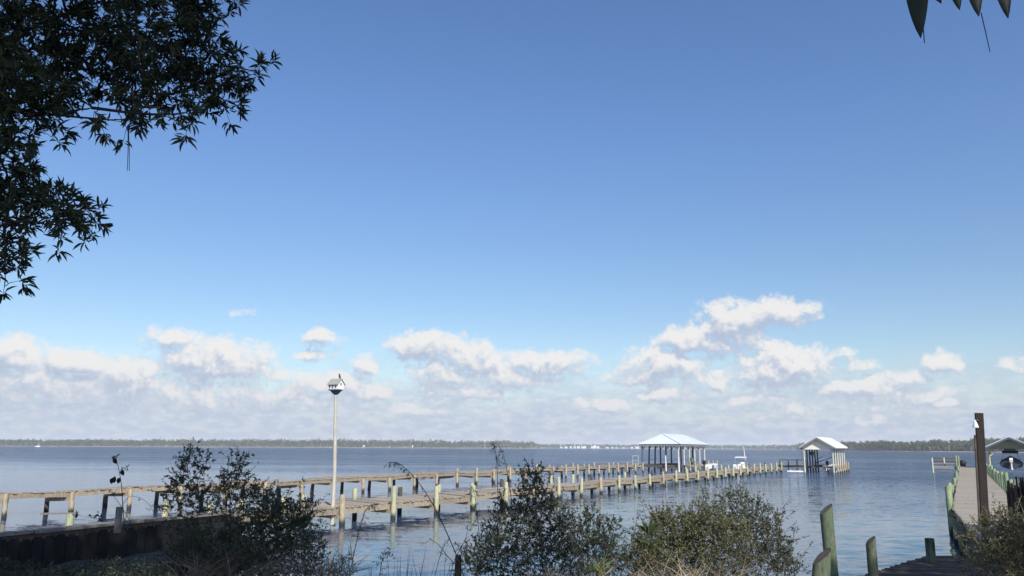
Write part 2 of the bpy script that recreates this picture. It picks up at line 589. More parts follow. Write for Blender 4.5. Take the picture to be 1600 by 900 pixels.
# ------------------------------------------------------------------ setting
def grid(name, xs, ys, zf, mat):
    mb = MB()
    vs = [(x, y, zf(x, y)) for y in ys for x in xs]
    nx = len(xs)
    fs = [(j * nx + i, j * nx + i + 1, (j + 1) * nx + i + 1, (j + 1) * nx + i) for j in range(len(ys) - 1) for i in range(nx - 1)]
    mb.add(vs, fs, 0, True)
    return tag(mb.build(name, mat), kind='structure')


grid('water', [-4200, -400, 0, 400, 4200], [5, 60, 300, 1200, 4300], lambda x, y: 0.0, M['water'])


def landz(x, y):
    s = 12.2 + .5 * math.sin(x * .6) + .3 * math.sin(x * 1.7)
    kk = min(1, max(0, (-5.6 - x) / 1.6)); spit = .32 * kk + .05 * math.sin(x * 2.1) * kk - 1.2 * (1 - kk) if (y < 24.3 + (x + 8.9) * .45 * 0 and x > -12.1 + (y - 16) * .42) or y < 16 else -1.2
    k = (y - (s - 5.2)) / 6.2
    k = min(1, max(0, k))
    k = k * k * (3 - 2 * k)
    return max(1.35 * (1 - k) - 1.2 * k, spit) + .05 * math.sin(x * 2.3 + y * 1.9) * (1 - k) + .03 * math.sin(x * 5 + y * 3.7) * (1 - k)


grid('ground', [x * .8 - 60 for x in range(151)], [-60, -40, -25, -15, -8, -4] + [y * .5 - 2 for y in range(0, 58)], landz, M['soil'])

# far shore
SH = [(-500, 1700), (-200, 1850), (0, 1900), (300, 2050), (560, 2120), (830, 2350), (850, 3300), (1000, 3600), (1150, 3500), (1235, 3000), (1245, 1900), (1300, 1500), (1360, 1220), (1450, 1080), (1600, 960), (1800, 900), (2100, 850)]


def shore_d(px):
    for (a, da), (b2, db) in zip(SH, SH[1:]):
        if a <= px <= b2:
            return da + (db - da) * (px - a) / (b2 - a)
    return 1500


def shore_pt(px, extra=0.0):
    d = shore_d(px) + extra
    return V((px - 800) / F * d, d, 0)


mb = MB()
pxs = list(range(-500, 2101, 10))
vs = []
for p in pxs:
    for e, z in ((-4, -.6), (6, .5), (30, 1.2), (700, 3.0)):
        q = shore_pt(p, e); vs.append((q.x, q.y, z))
fs = []
for i in range(len(pxs) - 1):
    for k in range(3):
        a = i * 4 + k
        fs.append((a, a + 4, a + 5, a + 1))
mb.add(vs, fs, 0, True)
tag(mb.build('far_shore', M['sand']), kind='structure')


def clump(n, rx, ry, rz, size, flat=.6):
    p = rng.normal(size=(n, 3))
    p /= np.linalg.norm(p, axis=1, keepdims=True)
    p *= rng.uniform(.35, 1, (n, 1)) ** .6
    return p * np.array([rx, ry, rz])


def far_wood(name, px0, px1, step, rows, h, mat, leaf=2.6, nl=26, hf=None, scrub=False, cover=1.0):
    mb = MB()
    px = px0
    Bs = []; Ls = []
    while px < px1:
        for r in range(rows):
            q = shore_pt(px + random.uniform(-1, 1) * step * .6, 14 + r * 16 + random.uniform(-6, 6))
            hh = h * (hf(px) if hf else 1) * random.uniform(.78, 1.12) * (.55 if scrub else 1) * (1 + .05 * r)
            if random.random() > cover: continue
            rr = hh * random.uniform(.2, .3)
            c = clump(nl, rr, rr, hh * (.5 if not scrub else .5), 1)
            c += np.array([q.x, q.y, 1 + hh * (.52 if not scrub else .45)])
            Bs.append(c)
            Ls.append(np.full(nl, leaf * random.uniform(.8, 1.2)))
        px += step
    B = np.concatenate(Bs); L = np.concatenate(Ls)
    D = rng.normal(size=B.shape)
    Nn = rng.normal(size=B.shape)
    mb.leaves(B, D, Nn, L, L * .8)
    return tag(mb.build(name, mat), kind='stuff')


bump_h = lambda px: 1 + .12 * math.sin(px * .021) + .08 * math.sin(px * .083 + 1) + .07 * math.sin(px * .23)
left_h = lambda px: (0.72 + .33 * min(1, max(0, px / 500))) * (1 + .05 * math.sin(px * .05) + .05 * math.sin(px * .13))
tag(far_wood('far_woods', -480, 835, 2.4, 3, 17.5, M['wood_far'], 3.6, 30, left_h), 'long hazy green wood along the far left shore', 'woods')
tag(far_wood('far_woods', 835, 1250, 2.2, 2, 17, M['wood_far'], 5, 24, lambda p: .9), 'thin blue-grey wood on the most distant shore behind the hip-roofed boathouse', 'woods')
tag(far_wood('far_woods', 1236, 2080, 2.6, 5, 12.8, M['wood_far'], 1.9, 60, bump_h), 'green pine wood massed along the nearer right shore', 'woods')
tag(far_wood('shore_scrub', 1250, 2080, 2.2, 2, 12, M['wood_far2'], 1.7, 46, bump_h, scrub=True), 'brown-grey scrub and bare trunks at the foot of the right shore wood', 'scrub')
tag(far_wood('shore_scrub', -480, 835, 2.8, 1, 13, M['wood_far2'], 3.0, 22, None, scrub=True), 'pale scrub at the foot of the far left wood', 'scrub')


def pine_tree(loc, h):
    t = empty('pine_tree', loc, 'pine rising above the wood on the nearer right shore', 'tree', 'pines standing out of the right shore wood')
    mb = MB()
    mb.tube([loc, loc + V(.1, 0, h * .5), loc + V(.2, 0, h * .93)], [.32, .24, .08], 5)
    mb.build('trunk', M['bark_pale'], t)
    mb = MB()
    Bs = []
    for k in range(9):
        z = h * random.uniform(.5, 1.0)
        w = (1.15 - z / h) * h * .32 + .8
        a = random.uniform(0, 2 * PI)
        c = clump(16, 1.6, 1.6, .8, 1) + np.array([loc.x + math.cos(a) * w * random.uniform(.1, .8), loc.y + math.sin(a) * w * .6, loc.z + z])
        Bs.append(c)
    B = np.concatenate(Bs)
    mb.leaves(B, rng.normal(size=B.shape), rng.normal(size=B.shape), np.full(len(B), 1.7), np.full(len(B), 1.1))
    mb.build('crown', M['wood_far'], t)
    return t


def dup(root, loc, label=None, group=None, scale=1, rz=0):
    r = root.copy(); COL.objects.link(r); r.location = loc
    r.scale = (scale,) * 3
    r.rotation_euler = (0, 0, rz)
    if label: r['label'] = label
    if group: r['group'] = group
    for ch in list(root.children):
        c = ch.copy(); COL.objects.link(c); c.parent = r
        for g2 in ch.children:
            d2 = g2.copy(); COL.objects.link(d2); d2.parent = c
    return r


protos = []
for k in range(5):
    px = 1300 + k * 9
    protos.append(pine_tree(shore_pt(px, 12) + V(0, 0, .8), 13.0 + k * .4))
px = 1347
while px < 1625:
    dup(random.choice(protos), shore_pt(px, random.uniform(8, 40)) + V(0, 0, .8), scale=random.uniform(.84, 1.08), rz=random.uniform(0, 6))
    px += random.uniform(6, 13)
for px in (818, 824, 829):
    dup(protos[px % 5], shore_pt(px, 5) + V(0, 0, .8), 'small pine standing at the tip of the far left wooded point', 'pines on the tip of the far point', 1.05)
# bare pale snags
sn = empty('dead_tree', shore_pt(1422, 2), 'pale bare dead trunk at the foot of the right shore wood', 'tree', 'dead trunks on the right shore')
mb = MB(); q = shore_pt(1422, 2)
mb.tube([q, q + V(.2, 0, 4), q + V(.1, 0, 8.5)], [.4, .33, .12], 6)
mb.tube([q + V(.15, 0, 5), q + V(1.3, 0, 6.6)], [.16, .05], 4)
mb.build('trunk', M['bark_pale'], sn)
for px, s in ((1442, .8), (1471, 1.1), (1433, .6), (1457, .65), (1395, .6), (1505, .75)):
    dup(sn, shore_pt(px, 1), scale=s, rz=px)


def far_house(loc, w, h, rh, label):
    t = empty('house', loc, label, 'house', 'pale houses along the most distant shore')
    mb = MB(); mb.box(loc + V(0, 0, h / 2), (w, w * .7, h)); mb.build('wall', M['white'], t)
    mb = MB()
    a, b2 = w / 2 + .6, w * .35 + .6
    z0 = h + .02
    vs = [loc + V(-a, -b2, z0), loc + V(a, -b2, z0), loc + V(a, b2, z0), loc + V(-a, b2, z0), loc + V(-a, 0, z0 + rh), loc + V(a, 0, z0 + rh)]
    mb.add(vs, [(0, 1, 5, 4), (2, 3, 4, 5), (0, 4, 3), (1, 2, 5), (0, 3, 2, 1)])
    mb.build('roof', M['roof'] if random.random() < .5 else M['shingle'], t)
    for k in range(3):
        mb = MB()
        mb.box(loc + V(-w * .3 + k * w * .3, -w * .35 - .03, h * .55), (w * .12, .05, h * .3))
        mb.build('window', M['glass'], t)


for px, w, h, rh in ((877, 10, 6, 2), (884, 16, 8, 4), (891, 11, 8, 3), (897, 12, 7, 3), (903, 16, 9, 3), (909, 13, 9, 5), (912, 20, 8, 4),
                     (924, 14, 9, 5), (928, 16, 10, 6), (933, 15, 8, 4), (947, 18, 6, 2), (955, 13, 6, 2), (961, 12, 6, 2), (972, 16, 6, 2), (985, 18, 7, 2), (993, 24, 9, 3)):
    lab = 'tiny pale house on the most distant shore left of the hip-roofed boathouse'
    if px == 928: lab = 'tallest white gabled house of the far cluster on the distant shore'
    if px == 993: lab = 'widest white house on the distant shore, at the left eave of the hip-roofed boathouse'
    far_house(shore_pt(px, -2) + V(0, 0, .6), w * .7, h * .72, rh * .7, lab)

# sail boat, markers
q = W(75.5, 698.9) ; q = V((75.5 - 800) / F * 1400, 1400, 0)
t = empty('sailboat', q, 'small white sailboat with bare mast anchored off the far left shore', 'boat')
mb = MB()
prof = [(-4.2, 0), (-4.2, 1.15), (4.4, 1.35), (3.4, 0)]
mb.prism([q + V(x, -1.1, z) for x, z in prof], V(0, 2.2, 0)); mb.build('hull', M['gel'], t)
mb = MB(); mb.prism([q + V(x, -.7, z) for x, z in ((-1.8, 1.25), (-1.6, 1.8), (1.6, 1.75), (2.2, 1.3))], V(0, 1.4, 0)); mb.build('cabin', M['white'], t)
mb = MB(); mb.tube([q + V(.6, 0, 1.2), q + V(.6, 0, 11)], [.12, .08], 6); mb.build('mast', M['palepost'], t)
mb = MB(); mb.tube([q + V(.6, 0, 2.6), q + V(-3.4, 0, 2.7)], [.1, .1], 6); mb.build('boom', M['palepost'], t)
for px, lab in ((574.5, 'white channel marker on the far water, left one of two'), (649, 'white channel marker on the far water, right one of two')):
    q = V((px - 800) / F * 1300, 1300, 0)
    t = empty('channel_marker', q, lab, 'marker', 'channel markers on the far water')
    mb = MB(); mb.tube([q, q + V(0, 0, 4)], [.35, .35], 6); mb.build('pile', M['palepost'], t)
    mb = MB(); mb.prism([q + V(-1, -.4, 3.2), q + V(1, -.4, 3.2), q + V(1, -.4, 5.2), q + V(-1, -.4, 5.2)], V(0, .1, 0)); mb.build('board', M['white'], t)
q = V((285 - 800) / F * 2130, 2130, 0)
t = empty('shore_tank', V(q.x, q.y, 0.5), 'tiny white roof showing above the far left wood', 'building')
mb = MB(); mb.box(V(q.x, q.y, 8), (4, 4, 15)); mb.build('wall', M['cream'], t)
mb = MB(); mb.box(V(q.x, q.y, 17.2), (7, 5, 1.2)); mb.build('roof', M['roof'], t)

# ------------------------------------------------------------------ docks
def pile(parent, x, y, ztop, r=.11, mat='pile_green', n=10, slant=.5, lean=(0, 0), name='pile', zb=-1.0):
    mb = MB()
    mb.tube([V(x - lean[0] * .4, y - lean[1] * .4, zb), V(x, y, .0), V(x + lean[0] * .5, y + lean[1] * .5, ztop * .5), V(x + lean[0], y + lean[1], ztop)],
            [r * 1.05, r, r * .98, r * .93], n, slant=slant * random.uniform(.4, 1.2), jitter=.04)
    return mb.build(name, M[mat], parent)


def dock(name, label, pts, width, z0, spacing, near_z, far_z, near_mat, far_mat, deck_mat, sag=.05, skip=(), missing=.02, stringer=.2, r=.11, first=0, cat='dock', plank=.15):
    """pts: polyline of the near (camera side) edge; the deck lies to its left."""
    segs = []
    s0 = 0
    for a, b2 in zip(pts, pts[1:]):
        L = (b2 - a).length
        segs.append((s0, L, a, (b2 - a) / L)); s0 += L
    total = s0

    def at(s):
        for (q0, L, a, d) in segs:
            if s <= q0 + L + 1e-6: break
        p = a + d * (s - q0)
        return p, d, V(-d.y, d.x, 0)

    nb = int(total / spacing) + 2
    zn = [z0 + random.uniform(-sag, sag) for _ in range(nb)]
    zf = [z0 + random.uniform(-sag, sag) for _ in range(nb)]

    def zz(s):
        k = s / spacing; i = int(k); f = k - i
        i2 = min(i + 1, nb - 1)
        return zn[i] * (1 - f) + zn[i2] * f, zf[i] * (1 - f) + zf[i2] * f

    p0, d0, n0 = at(0)
    t = empty(name, V(p0.x, p0.y, 0), label, cat)
    mb = MB()
    s = 0.06
    while s < total - .1:
        p, d, n = at(s)
        if random.random() > missing:
            za, zb = zz(s)
            e0 = random.uniform(-.04, .06); e1 = random.uniform(-.04, .06)
            a = p - n * e0; b2 = p + n * (width + e1)
            lift = random.uniform(0, .008) + (random.uniform(.02, .06) if random.random() < sag * .5 else 0)
            A = V(a.x, a.y, za + lift); B = V(b2.x, b2.y, zb + lift)
            mb.bar(A, B, plank - .012, .045)
        s += plank
    mb.build('deck', M[deck_mat], t)
    for side in (0, 1, 2):
        mb = MB()
        k = 0
        while k * spacing < total - .2:
            sa = k * spacing; sb = min(total, sa + spacing)
            pa, d, n = at(sa + .01); pb, _, _ = at(sb - .01)
            off = (.03, width - .03, width * .5)[side]
            za, zaf = zz(sa); zb, zbf = zz(sb)
            if side == 1: za, zb = zaf, zbf
            A = pa + n * off; B = pb + n * off
            mb.bar(V(A.x, A.y, za - .028 - stringer / 2), V(B.x, B.y, zb - .028 - stringer / 2), .045, stringer)
            k += 1
        mb.build('stringer', M['beam'], t)
    for k in range(nb):
        s = min(k * spacing, total - .05)
        if k * spacing > total + .5: break
        p, d, n = at(s)
        za, zb = zz(s)
        c = MB()
        a = p - n * .12; b2 = p + n * (width + .12)
        for dd_ in (-.13, .13):
            c.bar(V(a.x, a.y, za - .05 - stringer - .06) + d * dd_, V(b2.x, b2.y, zb - .05 - stringer - .06) + d * dd_, .04, .16)
        c.build('cross_beam', M['beam'], t)
        if k in skip: continue
        a = p - n * (r + .06); b2 = p + n * (width + r + .06)
        ln = (random.uniform(-.04, .04), random.uniform(-.04, .04))
        hz = near_z(k)
        if hz: pile(t, a.x, a.y, hz, r * random.uniform(.9, 1.1), near_mat(k), lean=ln)
        hz = far_z(k)
        if hz: pile(t, b2.x, b2.y, hz, r * random.uniform(.9, 1.1), far_mat(k), lean=(-ln[0], ln[1]))
    return t, at, total, zz


# middle dock
B0 = W(529, 820); B1 = W(1195, 740)
dB = (B1 - B0).normalized()
nB = V(-dB.y, dB.x, 0)
print('B', B0, B1, math.degrees(math.atan2(dB.x, dB.y)))
SB = (B1 - B0).length / 24
startB = B0 - dB * (SB * 2)
endB = B1 + dB * (SB * 3.2)
bz = [1.15, 1.2, 1.12, 1.34, 1.2, 1.12, 1.15, 1.1, 1.25]
tB, atB, totB, zzB = dock('dock', 'long middle dock with tall greenish pilings running out to the gabled boathouse', [startB, endB], 1.75, .66, SB,
    lambda k: bz[k] if k < len(bz) else random.uniform(.98, 1.25), lambda k: random.uniform(1.0, 1.25) if random.random() > .12 else .55,
    lambda k: 'pile_green' if random.random() < .82 else 'pile_tan', lambda k: 'pile_green' if random.random() < .6 else 'pile_dark', 'deck', sag=.07, missing=.035, stringer=.22)
# left dock
A0 = W(107, 801); A1 = W(1003, 737.5)
dA = (A1 - A0).normalized(); nA = V(-dA.y, dA.x, 0)
print('A', A0, A1, math.degrees(math.atan2(dA.x, dA.y)))
SA = 2.95
startA = A0 - dA * SA * 5
endA = A1
nfar = int((A1 - A0).length / SA)
tA, atA, totA, zzA = dock('dock', 'long weathered left dock with sagging planks leading to the hip-roofed boathouse', [startA, endA], 1.5, .92, SA,
    lambda k: (random.uniform(.84, .96) if k < 17 else random.uniform(1.08, 1.35)) if random.random() > .05 else .8,
    lambda k: .62 if (k < 17 or random.random() < .5) else random.uniform(1.1, 1.4),
    lambda k: 'pile_tan', lambda k: 'pile_dark' if k < 17 else 'pile_tan', 'deck', sag=.12, missing=.06, stringer=.2)  # far piles in darker wood to stand for the deck's shadow
# right dock
C0 = W(1524, 836, .8); C1 = W(1490, 795, .8); C2 = W(1500, 729.5, .8)
dC = (C2 - C1).normalized()
print('C', C0, C1, C2, math.degrees(math.atan2(dC.x, dC.y)))
WC = 2.2
dC0 = (C1 - C0).normalized()
C0 = C0 - dC0 * 3.2
rC = V(dC.y, -dC.x, 0)
rp = [Vector((p.x, p.y, 0)) + rC * WC for p in (C0, C1, C2)]
tC, atC, totC, zzC = dock('dock', 'wide grey right dock with green pilings leading to the open boat shelter', rp, WC, .8, 3.1,
    lambda k: random.uniform(1.5, 1.8), lambda k: (.55 if k < 5 else 1.55 if k < 7 else random.uniform(.95, 1.2) if random.random() < .5 else .6),
    lambda k: 'pile_c', lambda k: 'pile_c', 'deck_grey', sag=.015, missing=0, stringer=.22, r=.105, plank=.16)
# curb planking on the left side of the near part of the right dock
mb = MB()
for s in np.arange(.2, 9.5, .42):
    p, d, n = atC(float(s))
    q = p + n * (WC + .08)
    mb.box(V(q.x, q.y, .2), (.06, .40, 1.0 + random.uniform(-.08, .05)), (n, d, V(0, 0, 1)))
mb.build('side_planking', M['beam_dark'], tC)

# loose boards
def loose(at, s, off, ang, L, z, label, mat='deck'):
    p, d, n = at(s)
    c = p + n * off
    v = d * math.cos(ang) + n * math.sin(ang)
    t = tag(None or (lambda mbx: (mbx.bar(V(c.x, c.y, z) - v * L / 2, V(c.x, c.y, z + .05) + v * L / 2, .14, .035), mbx.build('loose_board', M[mat], origin=c))[1])(MB()), label, 'board', 'loose boards lying on the docks')
    return t


loose(atB, SB * 5.3, .5, .25, 2.2, .78, 'bleached board lying lengthwise on the middle dock between its third and fourth near pilings')
loose(atB, SB * 6.2, 1.1, -.3, 1.6, .78, 'short skewed board on the middle dock by its fifth piling')
loose(atA, SA * 9.6, .9, .12, 2.4, .99, 'pale board lying on the left dock near the bird-house pole')
loose(atA, SA * 13.4, .5, -.2, 2.2, .99, 'tilted board lying loose across the left dock right of the bird-house pole')

# ------------------------------------------------------------------ boathouses
def frame(o, d):
    d = d.normalized()
    r_ = V(d.y, -d.x, 0)
    return lambda a, b2, z: V(o.x, o.y, 0) + r_ * a + d * b2 + V(0, 0, z)


def slab(mb, poly, th):      # thin slab below a polygon
    mb.prism(poly, V(0, 0, -th))


def standing_seams(mb, p00, p10, p11, p01, n, w=.05, h=.05):
    # ribs from the eave (p00-p10) to the ridge (p01-p11)
    for k in range(n + 1):
        f = k / n
        a = p00.lerp(p10, f) + V(0, 0, .03); b2 = p01.lerp(p11, f) + V(0, 0, .03)
        if (b2 - a).length > .3: mb.bar(a, b2, w, h)


# --- 1: hip roof
o1 = V(16.55, 106.6, 0)
L1 = frame(o1, dA)
Wd1, Ln1, ez, rz_ = 5.7, 13.2, 3.52, 4.85
t = empty('boathouse', L1(0, 0, 0), 'boathouse with white hip roof and shade-coloured left posts at the left dock end', 'boathouse')
mb = MB()
e = [L1(0, 0, ez), L1(Wd1, 0, ez), L1(Wd1, Ln1, ez), L1(0, Ln1, ez)]
r1, r2 = L1(Wd1 / 2, 1.6, rz_), L1(Wd1 / 2, Ln1 - 2.4, rz_)
mb.add(e + [r1, r2], [(0, 1, 4), (1, 2, 5, 4), (2, 3, 5), (3, 0, 4, 5)])
for a, b2, c, d in ((e[1], e[2], r2, r1), (e[0], e[3], r2, r1)):
    standing_seams(mb, a.lerp(b2, .14), a.lerp(b2, .82), c, d, 14)
for a, b2 in ((e[0], r1), (e[1], r1), (e[2], r2), (r1, r2)):
    mb.bar(a + V(0, 0, .02), b2 + V(0, 0, .02), .12, .05)
mb.build('roof', M['roof_blue'], t)
mb = MB()
i_ = .12
ii = [L1(i_, i_, ez - .14), L1(Wd1 - i_, i_, ez - .14), L1(Wd1 - i_, Ln1 - i_, ez - .14), L1(i_, Ln1 - i_, ez - .14)]
for k in range(4): mb.bar(ii[k], ii[(k + 1) % 4], .06, .22)
for k in range(1, 9):
    mb.bar(L1(i_, k * 1.45, ez - .1), L1(Wd1 - i_, k * 1.45, ez - .1), .05, .14)
mb.build('eave_beam', M['trim'], t)
for k in range(6):
    y = .45 + k * 2.45
    for x in (.45, Wd1 - .45):
        m_ = 'bluetrim_shadepost' if x < 1 or k > 20 else 'palepost'  # left row coloured darker for the shade under the roof
        mb = MB(); q = L1(x, y, 0)
        lean = .12 if (x < 1 and k in (1, 2)) else 0
        mb.tube([q + V(-lean, 0, -.8), q + V(0, 0, .8), q + V(lean, 0, ez - .2)], [.12, .11, .10], 10)
        mb.build('post', M[m_], t)
for x in (1.9, 3.6):
    mb = MB(); q = L1(x, 12.6, 0)
    mb.tube([q + V(0, 0, -.8), q + V(0, 0, ez - .2)], [.11, .1], 10); mb.build('post', M['bluetrim_shadepost'], t)
for k in (0, 1, 2, 3, 4, 5):
    mb = MB(); y = .45 + k * 2.45
    mb.bar(L1(Wd1 - .45, y, ez - .75), L1(Wd1 - .95, y, ez - .2), .08, .1)
    mb.bar(L1(.45, y, ez - .75), L1(.95, y, ez - .2), .08, .1)
    mb.build('brace', M['trim'], t)
mb = MB()
for k in range(56):
    mb.bar(L1(.0, .3 + k * .235, .86), L1(1.35, .3 + k * .235, .86), .22, .05)
    if k < 6: mb.bar(L1(1.36, .3 + k * .235, .86), L1(Wd1 + .3, .3 + k * .235, .86), .22, .05)
mb.bar(L1(1.33, .2, .72), L1(1.33, 13.3, .72), .06, .25)
mb.bar(L1(0, .15, .72), L1(Wd1 + .3, .15, .72), .06, .25)
mb.build('walkway', M['beam_dark'], t)
mb = MB()
for k in range(54):
    mb.bar(L1(Wd1 - .6, 1.9 + k * .22, .86), L1(Wd1 + .9, 1.9 + k * .22, .86), .205, .05)
mb.bar(L1(Wd1 + .93, 1.8, .74), L1(Wd1 + .93, 13.6, .74), .05, .25)
mb.build('side_deck', M['deck'], t)
for k in range(7):
    q = L1(Wd1 + 1.05, .4 + k * 2.2, 0)
    pile(t, q.x, q.y, random.uniform(1.2, 1.5), .1, 'pile_tan')
# boat lift with guide posts
t = empty('boat_lift', L1(2.6, 5, 0), 'boat lift with two white guide posts under the hip-roofed boathouse', 'boat lift')
for x, z in ((Wd1 - 1.9, 2.1), (Wd1 - .2, 1.9)):
    mb = MB(); q = L1(x, -.25, 0); mb.tube([q + V(0, 0, .1), q + V(0, 0, z)], [.09, .07], 8); mb.build('guide_post', M['white'], t)
mb = MB()
for y in (3, 8.5): mb.bar(L1(1.5, y, .45), L1(Wd1 - .8, y, .45), .15, .2)
mb.build('cradle', M['metal'], t)


def boat(name, base, fr, L, B, label, hull='gel', top=None, z0=0.0, outboard='white', cover=None, console=True, antenna=False, stern_first=True, group=None):
    """fr(a, b, z) local frame: a across, b along; stern at b = 0."""
    t = empty(name, fr(0, 0, 0), label, 'boat', group)
    mb = MB()
    st = [(0, .92, 0, .62), (.15, .98, -.02, .62), (.5, 1, -.02, .66), (.75, .78, .05, .74), (.92, .36, .18, .82), (1, .02, .4, .86)]
    vs = []
    for s, w, kz, gz in st:
        hw = B / 2 * w
        for a, z in ((-hw, gz), (-hw * .9, gz * .45 + kz * .5), (-hw * .45, kz + .08), (0, kz - .06), (hw * .45, kz + .08), (hw * .9, gz * .45 + kz * .5), (hw, gz)):
            vs.append(fr(a, s * L, z0 + z))
    fs = []
    for i in range(len(st) - 1):
        for k in range(6):
            fs.append((i * 7 + k, i * 7 + k + 1, (i + 1) * 7 + k + 1, (i + 1) * 7 + k))
    fs.append((6, 5, 4, 3, 2, 1, 0))
    for i in range(len(st) - 1):       # inner deck
        fs.append((i * 7, (i + 1) * 7, (i + 1) * 7 + 6, i * 7 + 6))
    mb.add(vs, fs, 0, False)
    mb.build('hull', M[hull], t)
    if console:
        mb = MB()
        c = [(L * .42, .6), (L * .42, 1.3), (L * .48, 1.55), (L * .52, 1.2), (L * .56, .6)]
        mb.prism([fr(-.4, y, z0 + z) for y, z in c], fr(.4, 0, 0) - fr(-.4, 0, 0))
        mb.build('console', M['white'], t)
    if top is not None:
        tz, tw, tl, tm = top
        mb = MB()
        for k in range(4):
            y0 = L * .32 + tl * k / 4; y1 = L * .32 + tl * (k + 1) / 4
            ar = .28 if tm == 'black' else .06; h0 = ar * math.sin(PI * k / 4); h1 = ar * math.sin(PI * (k + 1) / 4)
            mb.prism([fr(-tw / 2, y0, z0 + tz + h0), fr(tw / 2, y0, z0 + tz + h0), fr(tw / 2, y1, z0 + tz + h1), fr(-tw / 2, y1, z0 + tz + h1)], V(0, 0, .09))
        mb.build('canopy', M[tm], t)
        mb = MB()
        for a in (-1, 1):
            for y in (L * .34, L * .32 + tl * .9):
                mb.tube([fr(a * tw * .42, y, z0 + tz), fr(a * B * .46, L * .45, z0 + .66)], [.025, .025], 6)
        mb.build('canopy_frame', M['metal'], t)
    if cover:
        mb = MB()
        cs = [(0.02, .9, .95), (.2, 1, 1.25), (.45, 1.02, 1.55), (.7, .85, 1.2), (.98, .05, .95)]
        vs = []
        for s, w, z in cs:
            for a, q in ((-1, .62), (-.75, .8 + (z - .95) * .4), (0, z), (.75, .8 + (z - .95) * .4), (1, .62)):
                vs.append(fr(a * B / 2 * w * 1.03, s * L, z0 + q + .02))
        fs = [(i * 5 + k, i * 5 + k + 1, (i + 1) * 5 + k + 1, (i + 1) * 5 + k) for i in range(4) for k in range(4)]
        fs.append((4, 3, 2, 1, 0))
        mb.add(vs, fs, 0, False)
        mb.build('cover', M[cover], t)
    if outboard:
        mb = MB()
        pr = [(-.15, .75), (-.62, .8), (-.7, 1.1), (-.5, 1.32), (-.2, 1.25), (-.1, .95)]
        mb.prism([fr(-.17, y, z0 + z) for y, z in pr], fr(.34, 0, 0) - fr(0, 0, 0))
        ob = mb.build('outboard', M[outboard], t)
        mb = MB()
        mb.prism([fr(-.07, y, z0 + z) for y, z in ((-.25, .74), (-.55, .74), (-.5, .1), (-.62, -.1), (-.3, -.1), (-.3, .1))], fr(.14, 0, 0) - fr(0, 0, 0))
        mb.tube([fr(0, -.55, z0 - .02), fr(0, -.72, z0 - .02)], [.12, .05], 8)
        mb.build('lower_unit', M[outboard], ob)
    if antenna:
        mb = MB()
        mb.tube([fr(.5, L * .5, z0 + 1.9), fr(.35, L * .5, z0 + 3.6)], [.05, .03], 6)
        mb.build('antenna', M['white'], t)
    return t


fb1 = frame(L1(Wd1 * .5, 5.0, 0), dA)
boat('motorboat', None, frame(L1(Wd1 - .1, 4.2, 0) + V(2.0, 0, 0), dA), 5.0, 1.9, 'small white open skiff moored beside the hip-roofed boathouse', z0=.15, outboard='black', console=False)
# chair-like green bin on the side deck
q = L1(Wd1 + .2, 4.2, .885)
t = empty('storage_bin', q, 'dark green bin standing on the side deck of the hip-roofed boathouse', 'bin')
mb = MB(); mb.lathe(q, [(.01, 0), (.22, 0), (.27, .75), (.01, .75)], 12); mb.build('body', M['teal'], t)
mb = MB(); mb.lathe(q + V(0, 0, .752), [(.30, 0), (.30, .05), (.15, .12), (.01, .13)], 12); mb.build('lid', M['teal'], t)
# open frame (ladder rails) at the left corner
q = L1(-.9, .2, 0)
t = empty('dock_ladder', q, 'pale ladder frame standing at the left corner of the hip-roofed boathouse', 'ladder')
for k, a in enumerate((0, .75)):
    mb = MB(); s_ = q + V(a, 0, 0); mb.tube([s_ + V(0, 0, .1), s_ + V(.08, 0, 2.0)], [.04, .04], 6); mb.build('rail', M['palepost'], t)
mb = MB(); mb.bar(q + V(0, 0, 2.0), q + V(.8, 0, 2.0), .05, .05)
for z in (.5, .95, 1.4): mb.bar(q + V(0, 0, z), q + V(.78, 0, z), .04, .04)
mb.build('rung', M['palepost'], t)

# --- 2: gable roof, white front
o2 = V(37.45, 106.0, 0)
L2 = frame(o2, dB)
Wd2, Ln2, ez, rz_ = 4.35, 12.8, 3.2, 4.5
t = empty('boathouse', L2(0, 0, 0), 'boathouse with cream-white gable front and white roof at the middle dock end', 'boathouse')
mb = MB()
for s in (0, 1):
    ea, eb = L2(s * Wd2, 0, ez), L2(s * Wd2, Ln2, ez)
    ra, rb = L2(Wd2 / 2, 0, rz_), L2(Wd2 / 2, Ln2, rz_)
    mb.prism([ea, eb, rb, ra], V(0, 0, -.07))
    standing_seams(mb, ea, eb, rb, ra, 20)
mb.build('roof', M['roof'], t)
mb = MB()
for s in (0, 1):
    mb.bar(L2(s * Wd2, -.02, ez - .13), L2(Wd2 / 2, -.02, rz_ - .13), .06, .18)
    mb.bar(L2(s * Wd2 + (.03 if s else -.03), 0, ez - .15), L2(s * Wd2 + (.03 if s else -.03), Ln2, ez - .15), .05, .14)
mb.build('fascia', M['trim'], t)
mb = MB()
g0 = .5
mb.prism([L2(.35, g0, ez - .28), L2(Wd2 - .35, g0, ez - .28), L2(Wd2 - .35, g0, ez), L2(Wd2 / 2, g0, rz_ - .22), L2(.35, g0, ez)], L2(0, .08, 0) - L2(0, 0, 0))
mb.build('gable_wall', M['cream'], t)
mb = MB()
for x in (.42, Wd2 - .42): mb.bar(L2(x, g0 + .1, ez - .2), L2(x, Ln2 - .4, ez - .2), .1, .26)
for k in range(1, 9): mb.bar(L2(.45, g0 + k * 1.4, ez - .16), L2(Wd2 - .45, g0 + k * 1.4, ez - .16), .05, .12)
mb.build('eave_beam', M['trim'], t)
